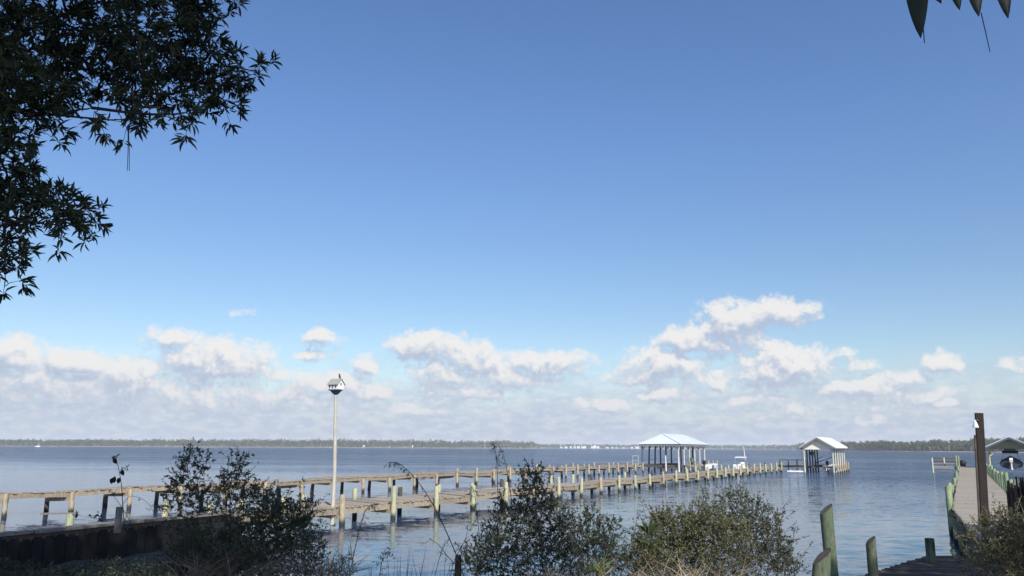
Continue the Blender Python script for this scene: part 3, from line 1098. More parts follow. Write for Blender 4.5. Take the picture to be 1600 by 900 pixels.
for k in range(6):
    y = g0 + .15 + k * 2.2
    for x in (.42, Wd2 - .42):
        q = L2(x, y, 0)
        mb = MB(); mb.tube([q + V(0, 0, -.8), q + V(0, 0, ez - .3)], [.11, .10], 10)
        mb.build('post', M['palepost' if (k == 0 or x > 1) else 'bluetrim_shadepost'], t)  # left row past the front post coloured as roof shade
mb = MB()
for k in range(52):
    mb.bar(L2(.55, .8 + k * .23, .8), L2(1.4, .8 + k * .23, .8), .215, .05)
mb.bar(L2(1.4, .7, .66), L2(1.4, 12.8, .66), .06, .24)
mb.bar(L2(.55, .7, .66), L2(.55, 12.8, .66), .06, .24)
mb.build('walkway', M['beam_dark'], t)
mb = MB()
for k in range(52): mb.bar(L2(Wd2 - 1.2, .8 + k * .23, .8), L2(Wd2 - .2, .8 + k * .23, .8), .215, .05)
mb.bar(L2(Wd2 - 1.22, .7, .66), L2(Wd2 - 1.22, 12.8, .66), .06, .24)
mb.bar(L2(Wd2 - .17, .7, .66), L2(Wd2 - .17, 12.8, .66), .06, .24)
mb.build('side_deck', M['deck'], t)
for k in range(6):
    q = L2(Wd2 + .0, 1.2 + k * 2.2, 0)
    pile(t, q.x, q.y, random.uniform(1.15, 1.5), .1, 'pile_tan')
# walkway joining the dock
q0, d_, n_ = atB(totB - .1)
mb = MB()
for k in range(26):
    mb.bar(L2(-3.2 + k * .15, 2.2, .8), L2(-3.2 + k * .15, 3.8, .8), .14, .05)
mb.bar(L2(-3.2, 2.2, .68), L2(.6, 2.2, .68), .05, .2)
mb.build('link_walkway', M['beam_dark'], t)
mb = MB()
for k in range(4):
    mb.tube([L2(-3 + k * 1.1, 2.25, -.6), L2(-3 + k * 1.1, 2.25, 1.6)], [.09, .08], 8)
mb.bar(L2(-3, 2.25, 1.55), L2(.3, 2.25, 1.55), .06, .1)
mb.build('railing', M['beam_dark'], t)
# hoist box on a back post
mb = MB(); mb.box(L2(.75, 5, 2.4), (.35, .35, .45)); mb.tube([L2(.75, 5, 2.2), L2(.75, 5, 1.0)], [.03, .03], 6); mb.build('hoist', M['black'], t)

# personal watercraft on the side deck + crane arm
q = L2(Wd2 - 1.9, 3.4, 0)
fw = frame(q, dB)
t = empty('davit_crane', L2(2.2, 6, .85), 'dark slanting davit arm under the gabled boathouse', 'davit')
mb = MB(); mb.tube([L2(1.0, 6, .82), L2(1.0, 6, 1.5)], [.09, .08], 8); mb.build('mast', M['black'], t)
mb = MB(); mb.tube([L2(1.0, 6, 1.15), L2(3.4, 6.2, 2.0)], [.05, .04], 6); mb.tube([L2(1.0, 6, 1.5), L2(2.0, 6.1, 2.1)], [.03, .03], 6); mb.build('arm', M['black'], t)
# white float at the front
t = empty('floating_platform', L2(-1.2, .6, 0), 'low white floating platform moored left of the gabled boathouse front post', 'float')
mb = MB(); mb.prism([L2(-1.7, .1, .04), L2(.2, .1, .04), L2(.2, 1.1, .04), L2(-1.7, 1.1, .04)], V(0, 0, .17)); mb.build('body', M['gel'], t)
mb = MB(); mb.box(L2(-1.4, .7, .29), (.12, .12, .16)); mb.box(L2(-.2, .7, .29), (.12, .12, .16)); mb.build('cleat', M['metal'], t)
boat('motorboat', None, frame(L2(2.6, 5.4, 0), dB), 4.6, 1.7, 'low white boat sitting under the gabled boathouse roof', z0=.12, outboard='black', console=False)

# boat with white T-top beside the dock
bq = atB(totB - 9.5)[0] + nB * 3.7
boat('motorboat', None, frame(bq, dB), 6.2, 2.2, 'white centre-console motorboat with hard top and tall antenna moored behind the middle dock', z0=-.28, top=(2.1, 1.15, 1.8, 'white'), outboard='white', antenna=True)

# --- 3: right boat shelter
o3 = V((1521 - 800) / F * 99.5, 99.5, 0)
d3 = V(math.sin(math.radians(31)), math.cos(math.radians(31)), 0)
L3 = frame(o3, d3)
Wd3, Ln3, ez, rz_ = 5.9, 9.0, 3.15, 4.55
t = empty('boathouse', L3(0, 0, 0), 'open boat shelter with olive gable and diagonal braces at the right dock end', 'boathouse')
mb = MB()
for s in (0, 1):
    ea, eb = L3(s * Wd3, 0, ez), L3(s * Wd3, Ln3, ez)
    ra, rb = L3(Wd3 / 2, 0, rz_), L3(Wd3 / 2, Ln3, rz_)
    mb.prism([ea, eb, rb, ra], V(0, 0, -.07))
    standing_seams(mb, ea, eb, rb, ra, 14)
mb.build('roof', M['roof'], t)
mb = MB()
for s in (0, 1):
    mb.bar(L3(s * Wd3, -.02, ez - .14), L3(Wd3 / 2, -.02, rz_ - .14), .06, .2)
mb.build('fascia', M['bluetrim_shadepost'], t)
mb = MB()
g0 = 1.2
mb.prism([L3(.7, g0, ez + .02), L3(Wd3 - .7, g0, ez + .02), L3(Wd3 - .7, g0, ez + .2), L3(Wd3 / 2, g0, rz_ - .25), L3(.7, g0, ez + .2)], L3(0, .08, 0) - L3(0, 0, 0))
mb.build('gable_wall', M['olive'], t)
for k in range(4):
    y = g0 + .1 + k * 2.5
    for x in (.7, Wd3 - .7):
        q = L3(x, y, 0)
        mb = MB(); mb.tube([q + V(0, 0, -.8), q + V(0, 0, ez)], [.13, .12], 10); mb.build('post', M['pile_green'], t)
for s in (0, 1):
    mb = MB()
    x0 = .7 if s == 0 else Wd3 - .7; x1 = 1.8 if s == 0 else Wd3 - 1.8
    mb.bar(L3(x0, g0 - .04, ez - .95), L3(x1, g0 - .04, ez), .12, .14); mb.build('brace', M['palepost'], t)
mb = MB()
for x in (.7, Wd3 - .7): mb.bar(L3(x, g0, ez + .02), L3(x, Ln3 - .2, ez + .02), .12, .24)
for k in range(5): mb.bar(L3(.7, g0 + .2 + k * 1.7, ez + .05), L3(Wd3 - .7, g0 + .2 + k * 1.7, ez + .05), .06, .16)
mb.build('eave_beam', M['trim'], t)
mb = MB()
for k in range(38): mb.bar(L3(-.4, .2 + k * .23, .86), L3(.95, .2 + k * .23, .86), .215, .05)
mb.bar(L3(.97, .1, .72), L3(.97, 9, .72), .06, .25)
mb.build('walkway', M['deck'], t)
for k, (a, b2) in enumerate(((Wd3 - .9, .3), (Wd3 - 1.2, .8), (Wd3 - .5, .6), (Wd3 - .2, 1.4))):
    q = L3(a, b2, 0); pile(t, q.x, q.y, random.uniform(2.0, 2.5), .12, 'pile_c')
mb = MB(); mb.box(L3(Wd3 / 2, g0 - .05, ez - .12), (1.2, .25, .22)); mb.build('hoist_beam', M['black'], t)
boat('motorboat', None, frame(L3(Wd3 / 2, 1.2, 0), d3), 5.6, 2.5, 'motorboat with dark cover and black bimini inside the olive-gabled boat shelter', z0=.72, top=(1.85, 1.7, 1.6, 'black'), outboard='white', cover='navy', console=False, hull='navy')
# lamp by dock end
q = L3(-.3, -.4, 0)
t = empty('dock_lamp', q, 'small lamp on a thin post at the end of the right dock', 'lamp')
mb = MB(); mb.tube([q + V(0, 0, .5), q + V(0, 0, 3.1)], [.07, .06], 8); mb.build('pole', M['palepost'], t)
mb = MB(); mb.lathe(q + V(-.15, 0, 3.0), [(.26, 0), (.2, .14), (.07, .26), (.01, .28)], 12); mb.tube([q + V(-.2, 0, 3.2), q + V(.1, 0, 3.1)], [.04, .04], 6); mb.build('lamp_shade', M['white'], t)

# T-head platform with bench railing, left of the dock end
fe = frame(V(C2.x, C2.y, 0), dC)
t = empty('bench_platform', fe(-3, .2, 0), 'small railed bench platform off the left side of the right dock end', 'platform')
mb = MB()
for k in range(10): mb.bar(fe(-3.2, .1 + k * .16, .82), fe(-.35, .1 + k * .16, .82), .15, .05)
mb.bar(fe(-3.2, .0, .68), fe(-.35, .0, .68), .05, .26); mb.build('deck', M['deck_grey'], t)
for a in (-3.15, -1.8):
    mb = MB(); mb.bar(fe(a, -.08 if a < -3 else 1.5, -.6 if a < -3 else .7), fe(a, -.08 if a < -3 else 1.5, 1.95), .15, .15, up=V(0, 1, 0)); mb.build('post', M['palepost'], t)
mb = MB()
mb.bar(fe(-3.15, 1.55, 1.85), fe(-.35, 1.55, 1.85), .08, .16)
mb.bar(fe(-3.15, 1.55, 1.45), fe(-.35, 1.55, 1.45), .05, .2)
mb.build('railing', M['beam_dark'], t)
mb = MB(); mb.bar(fe(-3.1, 1.2, 1.2), fe(-.4, 1.2, 1.2), .45, .06); mb.build('bench_seat', M['deck_grey'], t)
for a in (-.38, -.1):
    q = fe(a, -.1, 0); pile(t, q.x, q.y, 2.2, .12, 'pile_c')
q = fe(.35, .5, .83)
t = empty('bucket', q, 'black round tub standing on the end of the right dock beside two pilings', 'tub')
mb = MB(); mb.lathe(q, [(.01, 0), (.25, 0), (.42, .35), (.42, .6), (.25, .8), (.01, .85)], 14); mb.build('body', M['black'], t)
mb = MB(); mb.lathe(q + V(0, 0, .58), [(.43, 0), (.46, .03), (.43, .06)], 14); mb.build('rim', M['black'], t)

# ------------------------------------------------------------------ bird house on its pole
bp_ = B0 + nB * 0 + V(-.24, -.05, 0)
top = P(524.5, 617, bp_.y)
t = empty('birdhouse', V(bp_.x, bp_.y, 0), 'white bird house with grey roof on a tall weathered pole beside the middle dock', 'birdhouse')
mb = MB(); mb.tube([V(bp_.x, bp_.y, -1), V(bp_.x, bp_.y, 2), V(top.x, top.y, top.z)], [.088, .074, .062], 12, jitter=.02); mb.build('pole', M['pole'], t)
ba = math.radians(62)
bx, by = V(math.sin(ba), -math.cos(ba) * 1, 0), V(math.cos(ba), math.sin(ba), 0)
bx = V(math.cos(math.radians(-32)), math.sin(math.radians(-32)), 0)     # long axis (with the holes seen from the left)
by = V(-bx.y, bx.x, 0)
tz = top.z


def BH(a, b2, z): return V(top.x, top.y, tz) + bx * a + by * b2 + V(0, 0, z)


mb = MB(); mb.add([BH(-.05, -.05, -.0), BH(.05, -.05, 0), BH(.05, .05, 0), BH(-.05, .05, 0), BH(-.19, -.16, .18), BH(.19, -.16, .18), BH(.19, .16, .18), BH(-.19, .16, .18)],
                  [(0, 1, 5, 4), (1, 2, 6, 5), (2, 3, 7, 6), (3, 0, 4, 7), (4, 5, 6, 7), (3, 2, 1, 0)])
mb.box(BH(0, 0, .195), (.46, .38, .03), (bx, by, V(0, 0, 1))); mb.build('bracket', M['bluetrim_shadepost'], t)
# long side faces left-front, gable end faces right-front
ax_l = V(math.cos(math.radians(42)), math.sin(math.radians(42)), 0)       # ridge axis
ax_w = V(ax_l.y, -ax_l.x, 0)


def BI(a, b2, z): return V(top.x, top.y, tz) + ax_l * a + ax_w * b2 + V(0, 0, z)


# ridge runs roughly across the view so its eave side with holes faces the camera's left
ax_l = V(math.cos(math.radians(-28)), math.sin(math.radians(-28)), 0)
ax_w = V(-math.sin(math.radians(28)), -math.cos(math.radians(28)), 0)
hl, hw = .25, .19
mb = MB()
mb.prism([BI(hl, -hw, .212), BI(hl, hw, .212), BI(hl, hw, .42), BI(hl, 0, .60), BI(hl, -hw, .42)], BI(-2 * hl, 0, 0) - BI(0, 0, 0))
mb.build('house_box', M['white'], t)
mb = MB()
for s in (-1, 1):
    mb.prism([BI(-hl - .03, s * (hw + .05), .388), BI(hl + .03, s * (hw + .05), .388), BI(hl + .03, 0, .625), BI(-hl - .03, 0, .625)], V(0, 0, .022))
mb.build('roof', M['shingle'], t)
for k in range(3):
    mb = MB(); c = BI(-.16 + k * .15, hw + .004, .32)
    n = 12
    mb.add([c + ax_l * .034 * math.cos(2 * PI * i / n) + V(0, 0, .046 * math.sin(2 * PI * i / n)) for i in range(n)], [tuple(range(n))])
    mb.tube([BI(-.16 + k * .15, hw, .262), BI(-.16 + k * .15, hw + .07, .262)], [.01, .01], 6)
    mb.build('entrance_hole', M['black'], t)
mb = MB(); c = BI(hl + .003, 0, .42)
mb.add([c + ax_w * .05 * math.cos(2 * PI * i / 12) + V(0, 0, .06 * math.sin(2 * PI * i / 12)) for i in range(12)], [tuple(range(12))])
mb.build('vent', M['trim'], t)
# bird
bb = BI(.16, 0, .645)
mb = MB()
mb.tube([bb + V(.05, .0, -.06), bb + V(.02, 0, .02), bb + V(0, 0, .08), bb + V(-.005, 0, .13), bb + V(-.005, 0, .16), bb + V(-.02, 0, .185), bb + V(-.03, 0, .20)],
        [.012, .028, .042, .036, .024, .026, .01], 10)
mb.tube([bb + V(-.04, 0, .185), bb + V(-.075, 0, .18)], [.008, .002], 5)
mb.tube([bb + V(0, 0, .05), bb + V(0, 0, 0)], [.006, .005], 5)
tag(mb.build('bird', M['feather'], origin=bb), 'small dark bird perched upright on the bird house roof', 'bird')

# ------------------------------------------------------------------ foreground timber
def near_pile(px, pytop, py2, Y, r, label, lean=0.0, mat='pile_near'):
    a = P(px, pytop, Y)
    q = V(a.x - lean, a.y, 0)
    t = empty('piling', q, label, 'piling')
    n = 22
    mb = MB()
    zs = [-.6, .3, .7, 1.1, a.z - .08]
    vs = []; ring = []
    for i, z in enumerate(zs):
        f = (z) / max(.1, a.z)
        for k in range(n):
            an = 2 * PI * k / n
            rr = r * (1 + .05 * math.sin(3 * an + i) + random.uniform(-.02, .02)) * (1 - .04 * f)
            zz_ = z
            if i == len(zs) - 1: zz_ = a.z + (-.5 + .55 * math.cos(an)) * r * 1.5 + random.uniform(-.008, .008)
            vs.append(V(q.x + lean * f + rr * math.cos(an), q.y + rr * math.sin(an), zz_))
    fs = [(i * n + k, i * n + (k + 1) % n, (i + 1) * n + (k + 1) % n, (i + 1) * n + k) for i in range(len(zs) - 1) for k in range(n)]
    mb.add(vs, fs, 0, True)
    mb.build('shaft', M[mat], t)
    mb = MB()
    mb.add(vs[-n:], [tuple(range(n))])
    mb.build('cut_top', M['beam_dark'], t)
    return t


near_pile(1290, 788, 0, 15.5, .118, 'tall green-stained piling with slanted top, tallest of the near pilings', lean=-.03)
near_pile(1285, 857, 0, 10.5, .12, 'thick leaning pale green piling stub in front of the tallest near piling', lean=.25)
near_pile(1359.5, 838, 0, 15.9, .095, 'dark piling with slanted top at the left corner of the dark platform')
near_pile(1452, 843, 0, 18.15, .10, 'short piling at the far edge of the dark platform')

# dark low platform
P1 = W(1372, 893, .58); P2 = W(1450, 869, .58)
e1 = (P2 - P1).normalized()
st_ = P1 - e1 * 3.2
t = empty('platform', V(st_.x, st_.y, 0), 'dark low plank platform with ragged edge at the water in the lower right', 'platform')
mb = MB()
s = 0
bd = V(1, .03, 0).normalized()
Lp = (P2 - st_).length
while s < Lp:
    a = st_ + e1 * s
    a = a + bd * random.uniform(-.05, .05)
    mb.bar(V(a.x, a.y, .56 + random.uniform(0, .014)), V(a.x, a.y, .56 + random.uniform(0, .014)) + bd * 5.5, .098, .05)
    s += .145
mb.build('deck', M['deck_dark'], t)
mb = MB()
mb.bar(V(st_.x, st_.y, .43) + bd * .12, V(P2.x, P2.y, .43) + bd * .12, .07, .2)
mb.bar(V(st_.x, st_.y, .43) + bd * 2.5, V(P2.x, P2.y, .43) + bd * 2.5, .07, .2)
mb.build('joist', M['beam_dark'], t)
for s in (.3, 3.0, Lp - .4):
    q = st_ + e1 * s + bd * .4
    pile(t, q.x, q.y, .5, .1, 'pile_dark')

# brown post with the bell-shaped lamp
pb = W(1538.5, 824, .8)
ptop = P(1533.5, 645.5, pb.y)
t = empty('lamp_post', V(pb.x, pb.y, .82), 'tall dark brown square post with white bell-shaped lamp at the start of the right dock', 'post')
mb = MB()
sx = .115
axp = (V(math.cos(.35), -math.sin(.35), 0), V(math.sin(.35), math.cos(.35), 0), V(0, 0, 1))
mb.bar(V(pb.x, pb.y, .5), P(1529.5, 645.5, pb.y), .20, .21, up=axp[1])
mb.build('post', M['post_brown'], t)
mb = MB()
c_ = V(pb.x, pb.y, 0) - axp[0] * .135 - axp[1] * .02
tq = P(1529.5, 645.5, pb.y) - V(pb.x, pb.y, .5); mb.bar(c_ + V(0, 0, .5), c_ + V(0, 0, .5) + tq * .82, .12, .05, up=axp[0])
mb.build('side_board', M['beam_dark'], t)
lc = P(1524, 664, pb.y - .22)
mb = MB()
mb.lathe(lc, [(.085, -.075), (.08, -.04), (.06, .02), (.042, .08), (.022, .12), (.014, .14), (.001, .145)], 18)
sh = mb.build('lamp_shade', M['white'], t)
mb = MB(); mb.lathe(lc + V(0, 0, -.05), [(.001, -.03), (.03, -.025), (.045, .0)], 12); mb.build('bulb', M['black'], sh)
mb = MB(); mb.tube([lc + V(0, 0, .10), lc + V(.01, .02, .15), P(1529.5, 657, pb.y - .1)], [.012, .012, .012], 8); mb.build('bracket', M['metal'], t)

# rotten stump on the right edge
sq = P(1592, 752, 17.5)
t = empty('broken_piling', V(sq.x, sq.y, 0), 'jagged rotten brown piling stump at the right edge of the view', 'piling')
mb = MB()
for k in range(60):
    a = random.uniform(0, 2 * PI); rr = .24 * math.sqrt(random.random())
    x, y = sq.x + rr * math.cos(a) * 1.25 + .04, sq.y + rr * math.sin(a)
    h = sq.z + random.uniform(-.2, .1) - (rr * .6 if random.random() < .5 else 0)
    w = random.uniform(.035, .06)
    mb.tube([V(x, y, -.2), V(x + random.uniform(-.02, .02), y, h * .6), V(x + random.uniform(-.03, .03), y, h)], [w * 1.15, w * 1.05, w * .35], 6, jitter=.15, smooth=False)
mb.build('shaft', M['rot'], t)

# bulkhead (timber retaining wall) on the left
Wa = W(-60, 838, 1.0); Wb = W(0, 832, 1.0); Wc = W(352, 798.5, 1.0)
dW = (Wc - Wb).normalized()
nW = V(dW.y, -dW.x, 0)
s0 = Wb - dW * 9
Lw = (Wc - s0).length
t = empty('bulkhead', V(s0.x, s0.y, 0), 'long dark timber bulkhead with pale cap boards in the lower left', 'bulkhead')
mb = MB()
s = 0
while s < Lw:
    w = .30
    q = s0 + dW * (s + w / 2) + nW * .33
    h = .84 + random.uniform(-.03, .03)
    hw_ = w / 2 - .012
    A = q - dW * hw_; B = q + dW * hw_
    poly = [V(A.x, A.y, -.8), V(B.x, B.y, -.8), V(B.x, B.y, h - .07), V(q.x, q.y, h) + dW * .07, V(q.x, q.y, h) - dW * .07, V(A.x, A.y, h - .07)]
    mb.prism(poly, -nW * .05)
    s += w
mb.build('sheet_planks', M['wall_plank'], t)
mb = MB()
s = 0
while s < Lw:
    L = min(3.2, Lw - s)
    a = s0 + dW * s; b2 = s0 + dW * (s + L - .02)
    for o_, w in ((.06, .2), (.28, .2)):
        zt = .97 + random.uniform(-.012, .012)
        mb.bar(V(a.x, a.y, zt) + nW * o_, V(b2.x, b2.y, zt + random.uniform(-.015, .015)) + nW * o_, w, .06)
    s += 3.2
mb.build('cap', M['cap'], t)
mb = MB()
mb.bar(V(s0.x, s0.y, .83) + nW * .29, V(Wc.x, Wc.y, .83) + nW * .2, .1, .2)
mb.build('waler', M['beam_dark'], t)
# backfill of the jetty behind the cap
q = P(187, 792, W(187, 834, 1.0).y)
t = empty('fence_post', V(q.x, q.y, .99), 'short grey wooden post standing at the bulkhead under a bare vine', 'post')
mb = MB(); mb.bar(V(q.x, q.y, 1.02), V(q.x, q.y, q.z), .12, .1, up=V(0, 1, 0)); mb.build('post', M['cap'], t)
q = P(715.5, 866, 9.5)
t = empty('broken_post', V(q.x, q.y, .9), 'splintered old stake at the bottom centre beside the big dark shrub', 'post')
mb = MB()
for k in range(7):
    x = q.x + random.uniform(-.045, .045); y = q.y + random.uniform(-.04, .04)
    mb.tube([V(x, y, .4), V(x + .01, y, q.z + random.uniform(-.14, .02))], [.028, .012], 6, jitter=.1, smooth=False)
mb.build('post', M['rot'], t)
q = P(110, 804, 21.5)
t = empty('piling', V(q.x, q.y, 0), 'short pale green piling behind the bulkhead on the left', 'piling')
mb = MB(); mb.tube([V(q.x, q.y, -.6), V(q.x, q.y, q.z)], [.10, .095], 12, slant=.3); mb.build('shaft', M['pile_green'], t)
mb = MB(); mb.bar(V(q.x - .8, q.y + .1, q.z + .01), V(q.x + .15, q.y, q.z + .035), .14, .035); mb.build('cap_board', M['cap'], t)

# ropes under the left dock
for s, l in ((SA * 6.6, 'slack dark rope drooping from the left dock left of the bare vine'),):
    p, d, n = atA(s); p2, _, _ = atA(s + 2.2)
    mb = MB()
    pts = [V(p.x, p.y, .7).lerp(V(p2.x, p2.y, .82), f) - n * .05 - V(0, 0, .25 * 4 * f * (1 - f)) for f in np.linspace(0, 1, 9)]
    mb.tube(pts, [.018] * 9, 6)
    tag(mb.build('rope', M['rope'], origin=p), l, 'rope')

# ------------------------------------------------------------------ vegetation
def rdir(n, up=0.0, spread=1.0):
    d = rng.normal(size=(n, 3)) * spread
    d[:, 2] += up
    return d / np.linalg.norm(d, axis=1, keepdims=True)


def grow(name, label, cat, base, blobs, n_tw, per, leaf, lw, tw, mats, group=None, up=.5, whorl=False, lkind='rhomb', trunk_r=.02, foliage='foliage', stem='stem', surf=.35,
         leaf_ang=.9, twr=.004, bigger=None, limb_r=None):
    """blobs: (centre, rx, ry, rz). Stems reach each blob, twigs fill them, leaves grow along the twigs."""
    base = [Vector(b_) for b_ in base]
    t = empty(name, base[0], label, cat, group)
    vol = np.array([rx * ry_ * rz2 for _, rx, ry_, rz2 in blobs]) ** (2 / 3)
    pr = vol / vol.sum()
    cnt = rng.multinomial(n_tw, pr)
    starts = []; dirs = []
    nodes = []
    st = MB()
    tr = limb_r or trunk_r
    srt = sorted(zip(blobs, cnt), key=lambda q: min((Vector(q[0][0]) - b_).length for b_ in base))
    for (c, rx, ry_, rz2), k in srt:
        c = Vector(c)
        b_ = min(base, key=lambda q: (q - c).length)
        k_tr = 1.0
        if nodes:
            nb_ = Vector(min(nodes, key=lambda q: (Vector(q) - c).length + .25 * (Vector(q) - b_).length))
            if (nb_ - c).length < (b_ - c).length * .8: b_ = nb_; k_tr = .42
        m1 = b_.lerp(c, .5) + V(random.uniform(-.1, .1), random.uniform(-.1, .1), random.uniform(-.05, .15)) * (c - b_).length
        pts = [b_, b_.lerp(m1, .5) + V(random.uniform(-.03, .03), random.uniform(-.03, .03), 0) * (c - b_).length, m1, m1.lerp(c, .6), c + V(0, 0, rz2 * .3)]
        tq_ = tr * k_tr; st.tube(pts, [tq_, tq_ * .85, tq_ * .7, tq_ * .5, tq_ * .2], 6, jitter=.08)
        for a, b2 in zip(pts, pts[1:]):
            for f in (0, .25, .5, .75): nodes.append(tuple(a.lerp(b2, f)))
        if k:
            p = rng.normal(size=(k, 3)); p /= np.linalg.norm(p, axis=1, keepdims=True)
            p *= (rng.uniform(0, 1, (k, 1)) ** surf)
            pos_ = p * np.array([rx, ry_, rz2]) + np.array(c)
            dr = p * np.array([1 / rx, 1 / ry_, 1 / rz2]) * min(rx, rz2) * 1.0 + rng.normal(size=(k, 3)) * .45
            dr[:, 2] += up
            dr /= np.linalg.norm(dr, axis=1, keepdims=True)
            starts.append(pos_); dirs.append(dr)
    S = np.concatenate(starts); Dr = np.concatenate(dirs)
    bc = np.array(base[0])
    order = np.argsort(np.linalg.norm(S - bc, axis=1))
    S = S[order]; Dr = Dr[order]
    nn_ = np.zeros((len(nodes) + len(S), 3))
    nn_[:len(nodes)] = nodes
    m_ = len(nodes)
    tl = tw * rng.uniform(.6, 1.3, len(S)) * np.where(rng.uniform(0, 1, len(S)) < .16 * (not whorl), 2.2, 1.0)
    Bs = []; Ds = []; Ls = []
    for i in range(len(S)):
        d2 = np.sum((nn_[:m_] - S[i]) ** 2, axis=1)
        j = int(np.argmin(d2))
        a = Vector(nn_[j]); s_ = Vector(S[i]); e_ = s_ + Vector(Dr[i]) * float(tl[i])
        mid = a.lerp(s_, .5) + V(random.uniform(-1, 1), random.uniform(-1, 1), random.uniform(-1, 1)) * (s_ - a).length * .12
        st.tube([a, mid, s_, e_], [twr * 1.6, twr * 1.3, twr, twr * .4], 3, cap=False)
        nn_[m_] = S[i]; m_ += 1
        fs_ = rng.uniform(.1 if not whorl else .45, 1.0, per) ** (.7 if not whorl else .5)
        bp2 = S[i] + Dr[i] * tl[i] * fs_[:, None]
        rd = rng.normal(size=(per, 3)) * leaf_ang + Dr[i] * (1.0 if not whorl else .8)
        Bs.append(bp2); Ds.append(rd)
        Ls.append(leaf * rng.uniform(.6, 1.2, per))
    B = np.concatenate(Bs); D = np.concatenate(Ds); L = np.concatenate(Ls)
    lf = MB()
    lf.leaves(B, D, rng.normal(size=B.shape) * .7 + np.array([0, 0, .8]), L, L * lw, kind=lkind)
    lf.build(foliage, M[mats[0]], t)
    st.build(stem, M[mats[1]], t)
    return t


def blob(px, py, rpx, rpy, Y, depth=None, jy=0.0):
    Y = Y + random.uniform(-jy, jy)
    c = P(px, py, Y)
    return (c, rpx / F * Y, depth or max(rpx, rpy) / F * Y, rpy / F * Y)


def gz(p):
    return V(p.x, p.y, landz(p.x, p.y) - .05)


# -- left overhead tree
tb = []
for (x, y, r_, r2) in [(40, 60, 60, 60), (110, 40, 60, 50), (30, 140, 50, 50), (90, 120, 50, 45), (60, 185, 30, 30), (20, 190, 40, 35), (20, 235, 24, 22),
                       (-60, 100, 70, 100), (-60, 300, 60, 60), (60, -60, 90, 60), (200, -60, 90, 50), (320, -40, 60, 40),
                       (180, 30, 30, 30), (230, 45, 38, 38), (290, 20, 44, 30), (340, 25, 24, 30), (215, 100, 45, 35), (270, 90, 45, 42), (325, 80, 38, 35),
                       (175, 130, 26, 20), (225, 150, 40, 32), (290, 145, 42, 30), (345, 125, 30, 24), (385, 118, 28, 14), (410, 112, 14, 8), (360, 160, 22, 18), (300, 178, 22, 16), (205, 190, 26, 18), (145, 170, 16, 12), (150, 85, 30, 28),
                       (20, 300, 36, 34), (60, 320, 40, 30), (100, 325, 32, 24), (130, 345, 20, 18), (85, 355, 24, 15), (20, 350, 30, 20), (30, 275, 18, 10),
                       (10, 400, 24, 18), (22, 418, 18, 16), (8, 445, 12, 10), (-20, 410, 30, 40)]:
    tb.append(blob(x - max(0, x - 250) * .09, y, r_ * .9, r2 * .85, 6.2, jy=.7))
tbase = V(-5.6, 4.6, 1.2)
t = grow('bay_tree', 'dark evergreen tree overhanging the upper left with narrow whorled leaves', 'tree', [V(-5.2, 5.6, 4.2), V(-4.6, 6.0, 6.2)], tb, 1350, 14, .105, .22, .15, ('leaf_tree', 'bark'),
         up=.15, whorl=True, lkind='lance', trunk_r=.03, foliage='crown', stem='limb', surf=.5, leaf_ang=.75, twr=.003)
mb = MB(); mb.tube([tbase, V(-5.5, 4.9, 2.8), V(-5.2, 5.6, 4.2), V(-4.9, 5.8, 5.4), V(-4.6, 6.0, 6.4), V(-4.4, 6.1, 8)], [.2, .17, .15, .12, .09, .04], 12, jitter=.05)
mb.build('trunk', M['bark'], t)
# hanging threads
mb = MB()
for dx in (0, 3):
    a = P(200 + dx * .3, 205, 6.0); b2 = P(199 + dx, 267, 6.0)
    mb.tube([a, a.lerp(b2, .5) + V(.003, 0, 0), b2], [.0035, .003, .0025], 4)
mb.build('hanging_strand', M['stalk'], t)

# -- shade trees around the camera (out of view, they shade the bank)
def shade_tree(loc, blobs, label, nl=2300, size=.34):
    t = empty('oak_tree', loc, label, 'tree')
    mb = MB()
    top_ = Vector(blobs[0][0])
    mb.tube([loc + V(0, 0, -.3), loc.lerp(top_, .4) + V(.2, .1, 0), loc.lerp(top_, .8)], [.42, .33, .2], 12, jitter=.05)
    for c, *_ in blobs:
        mb.tube([loc.lerp(top_, .5), loc.lerp(top_, .6).lerp(Vector(c), .6) + V(0, 0, .3), Vector(c)], [.17, .11, .04], 8, jitter=.05)
    mb.build('trunk', M['bark'], t)
    Bs = []
    for c, rx, ry_, rz2 in blobs:
        k = int(nl * (rx * ry_) / 9)
        p = rng.normal(size=(k, 3)); p /= np.linalg.norm(p, axis=1, keepdims=True)
        p *= rng.uniform(0, 1, (k, 1)) ** .4
        Bs.append(p * np.array([rx, ry_, rz2]) + np.array(c))
    B = np.concatenate(Bs)
    mb = MB(); mb.leaves(B, rng.normal(size=B.shape), rng.normal(size=B.shape), size * rng.uniform(.5, 1.2, len(B)), size * .7 * rng.uniform(.5, 1.2, len(B)))
    mb.build('crown', M['leaf_shade'], t)
    return t


def up_sun(x, y, z, H):
    k = (H - z) / sdir.z
    return V(x, y, z) + sdir * k


def cb_(x, y, z, H, r_, rz2=1.2):
    return (up_sun(x, y, z, H), r_, r_, rz2)


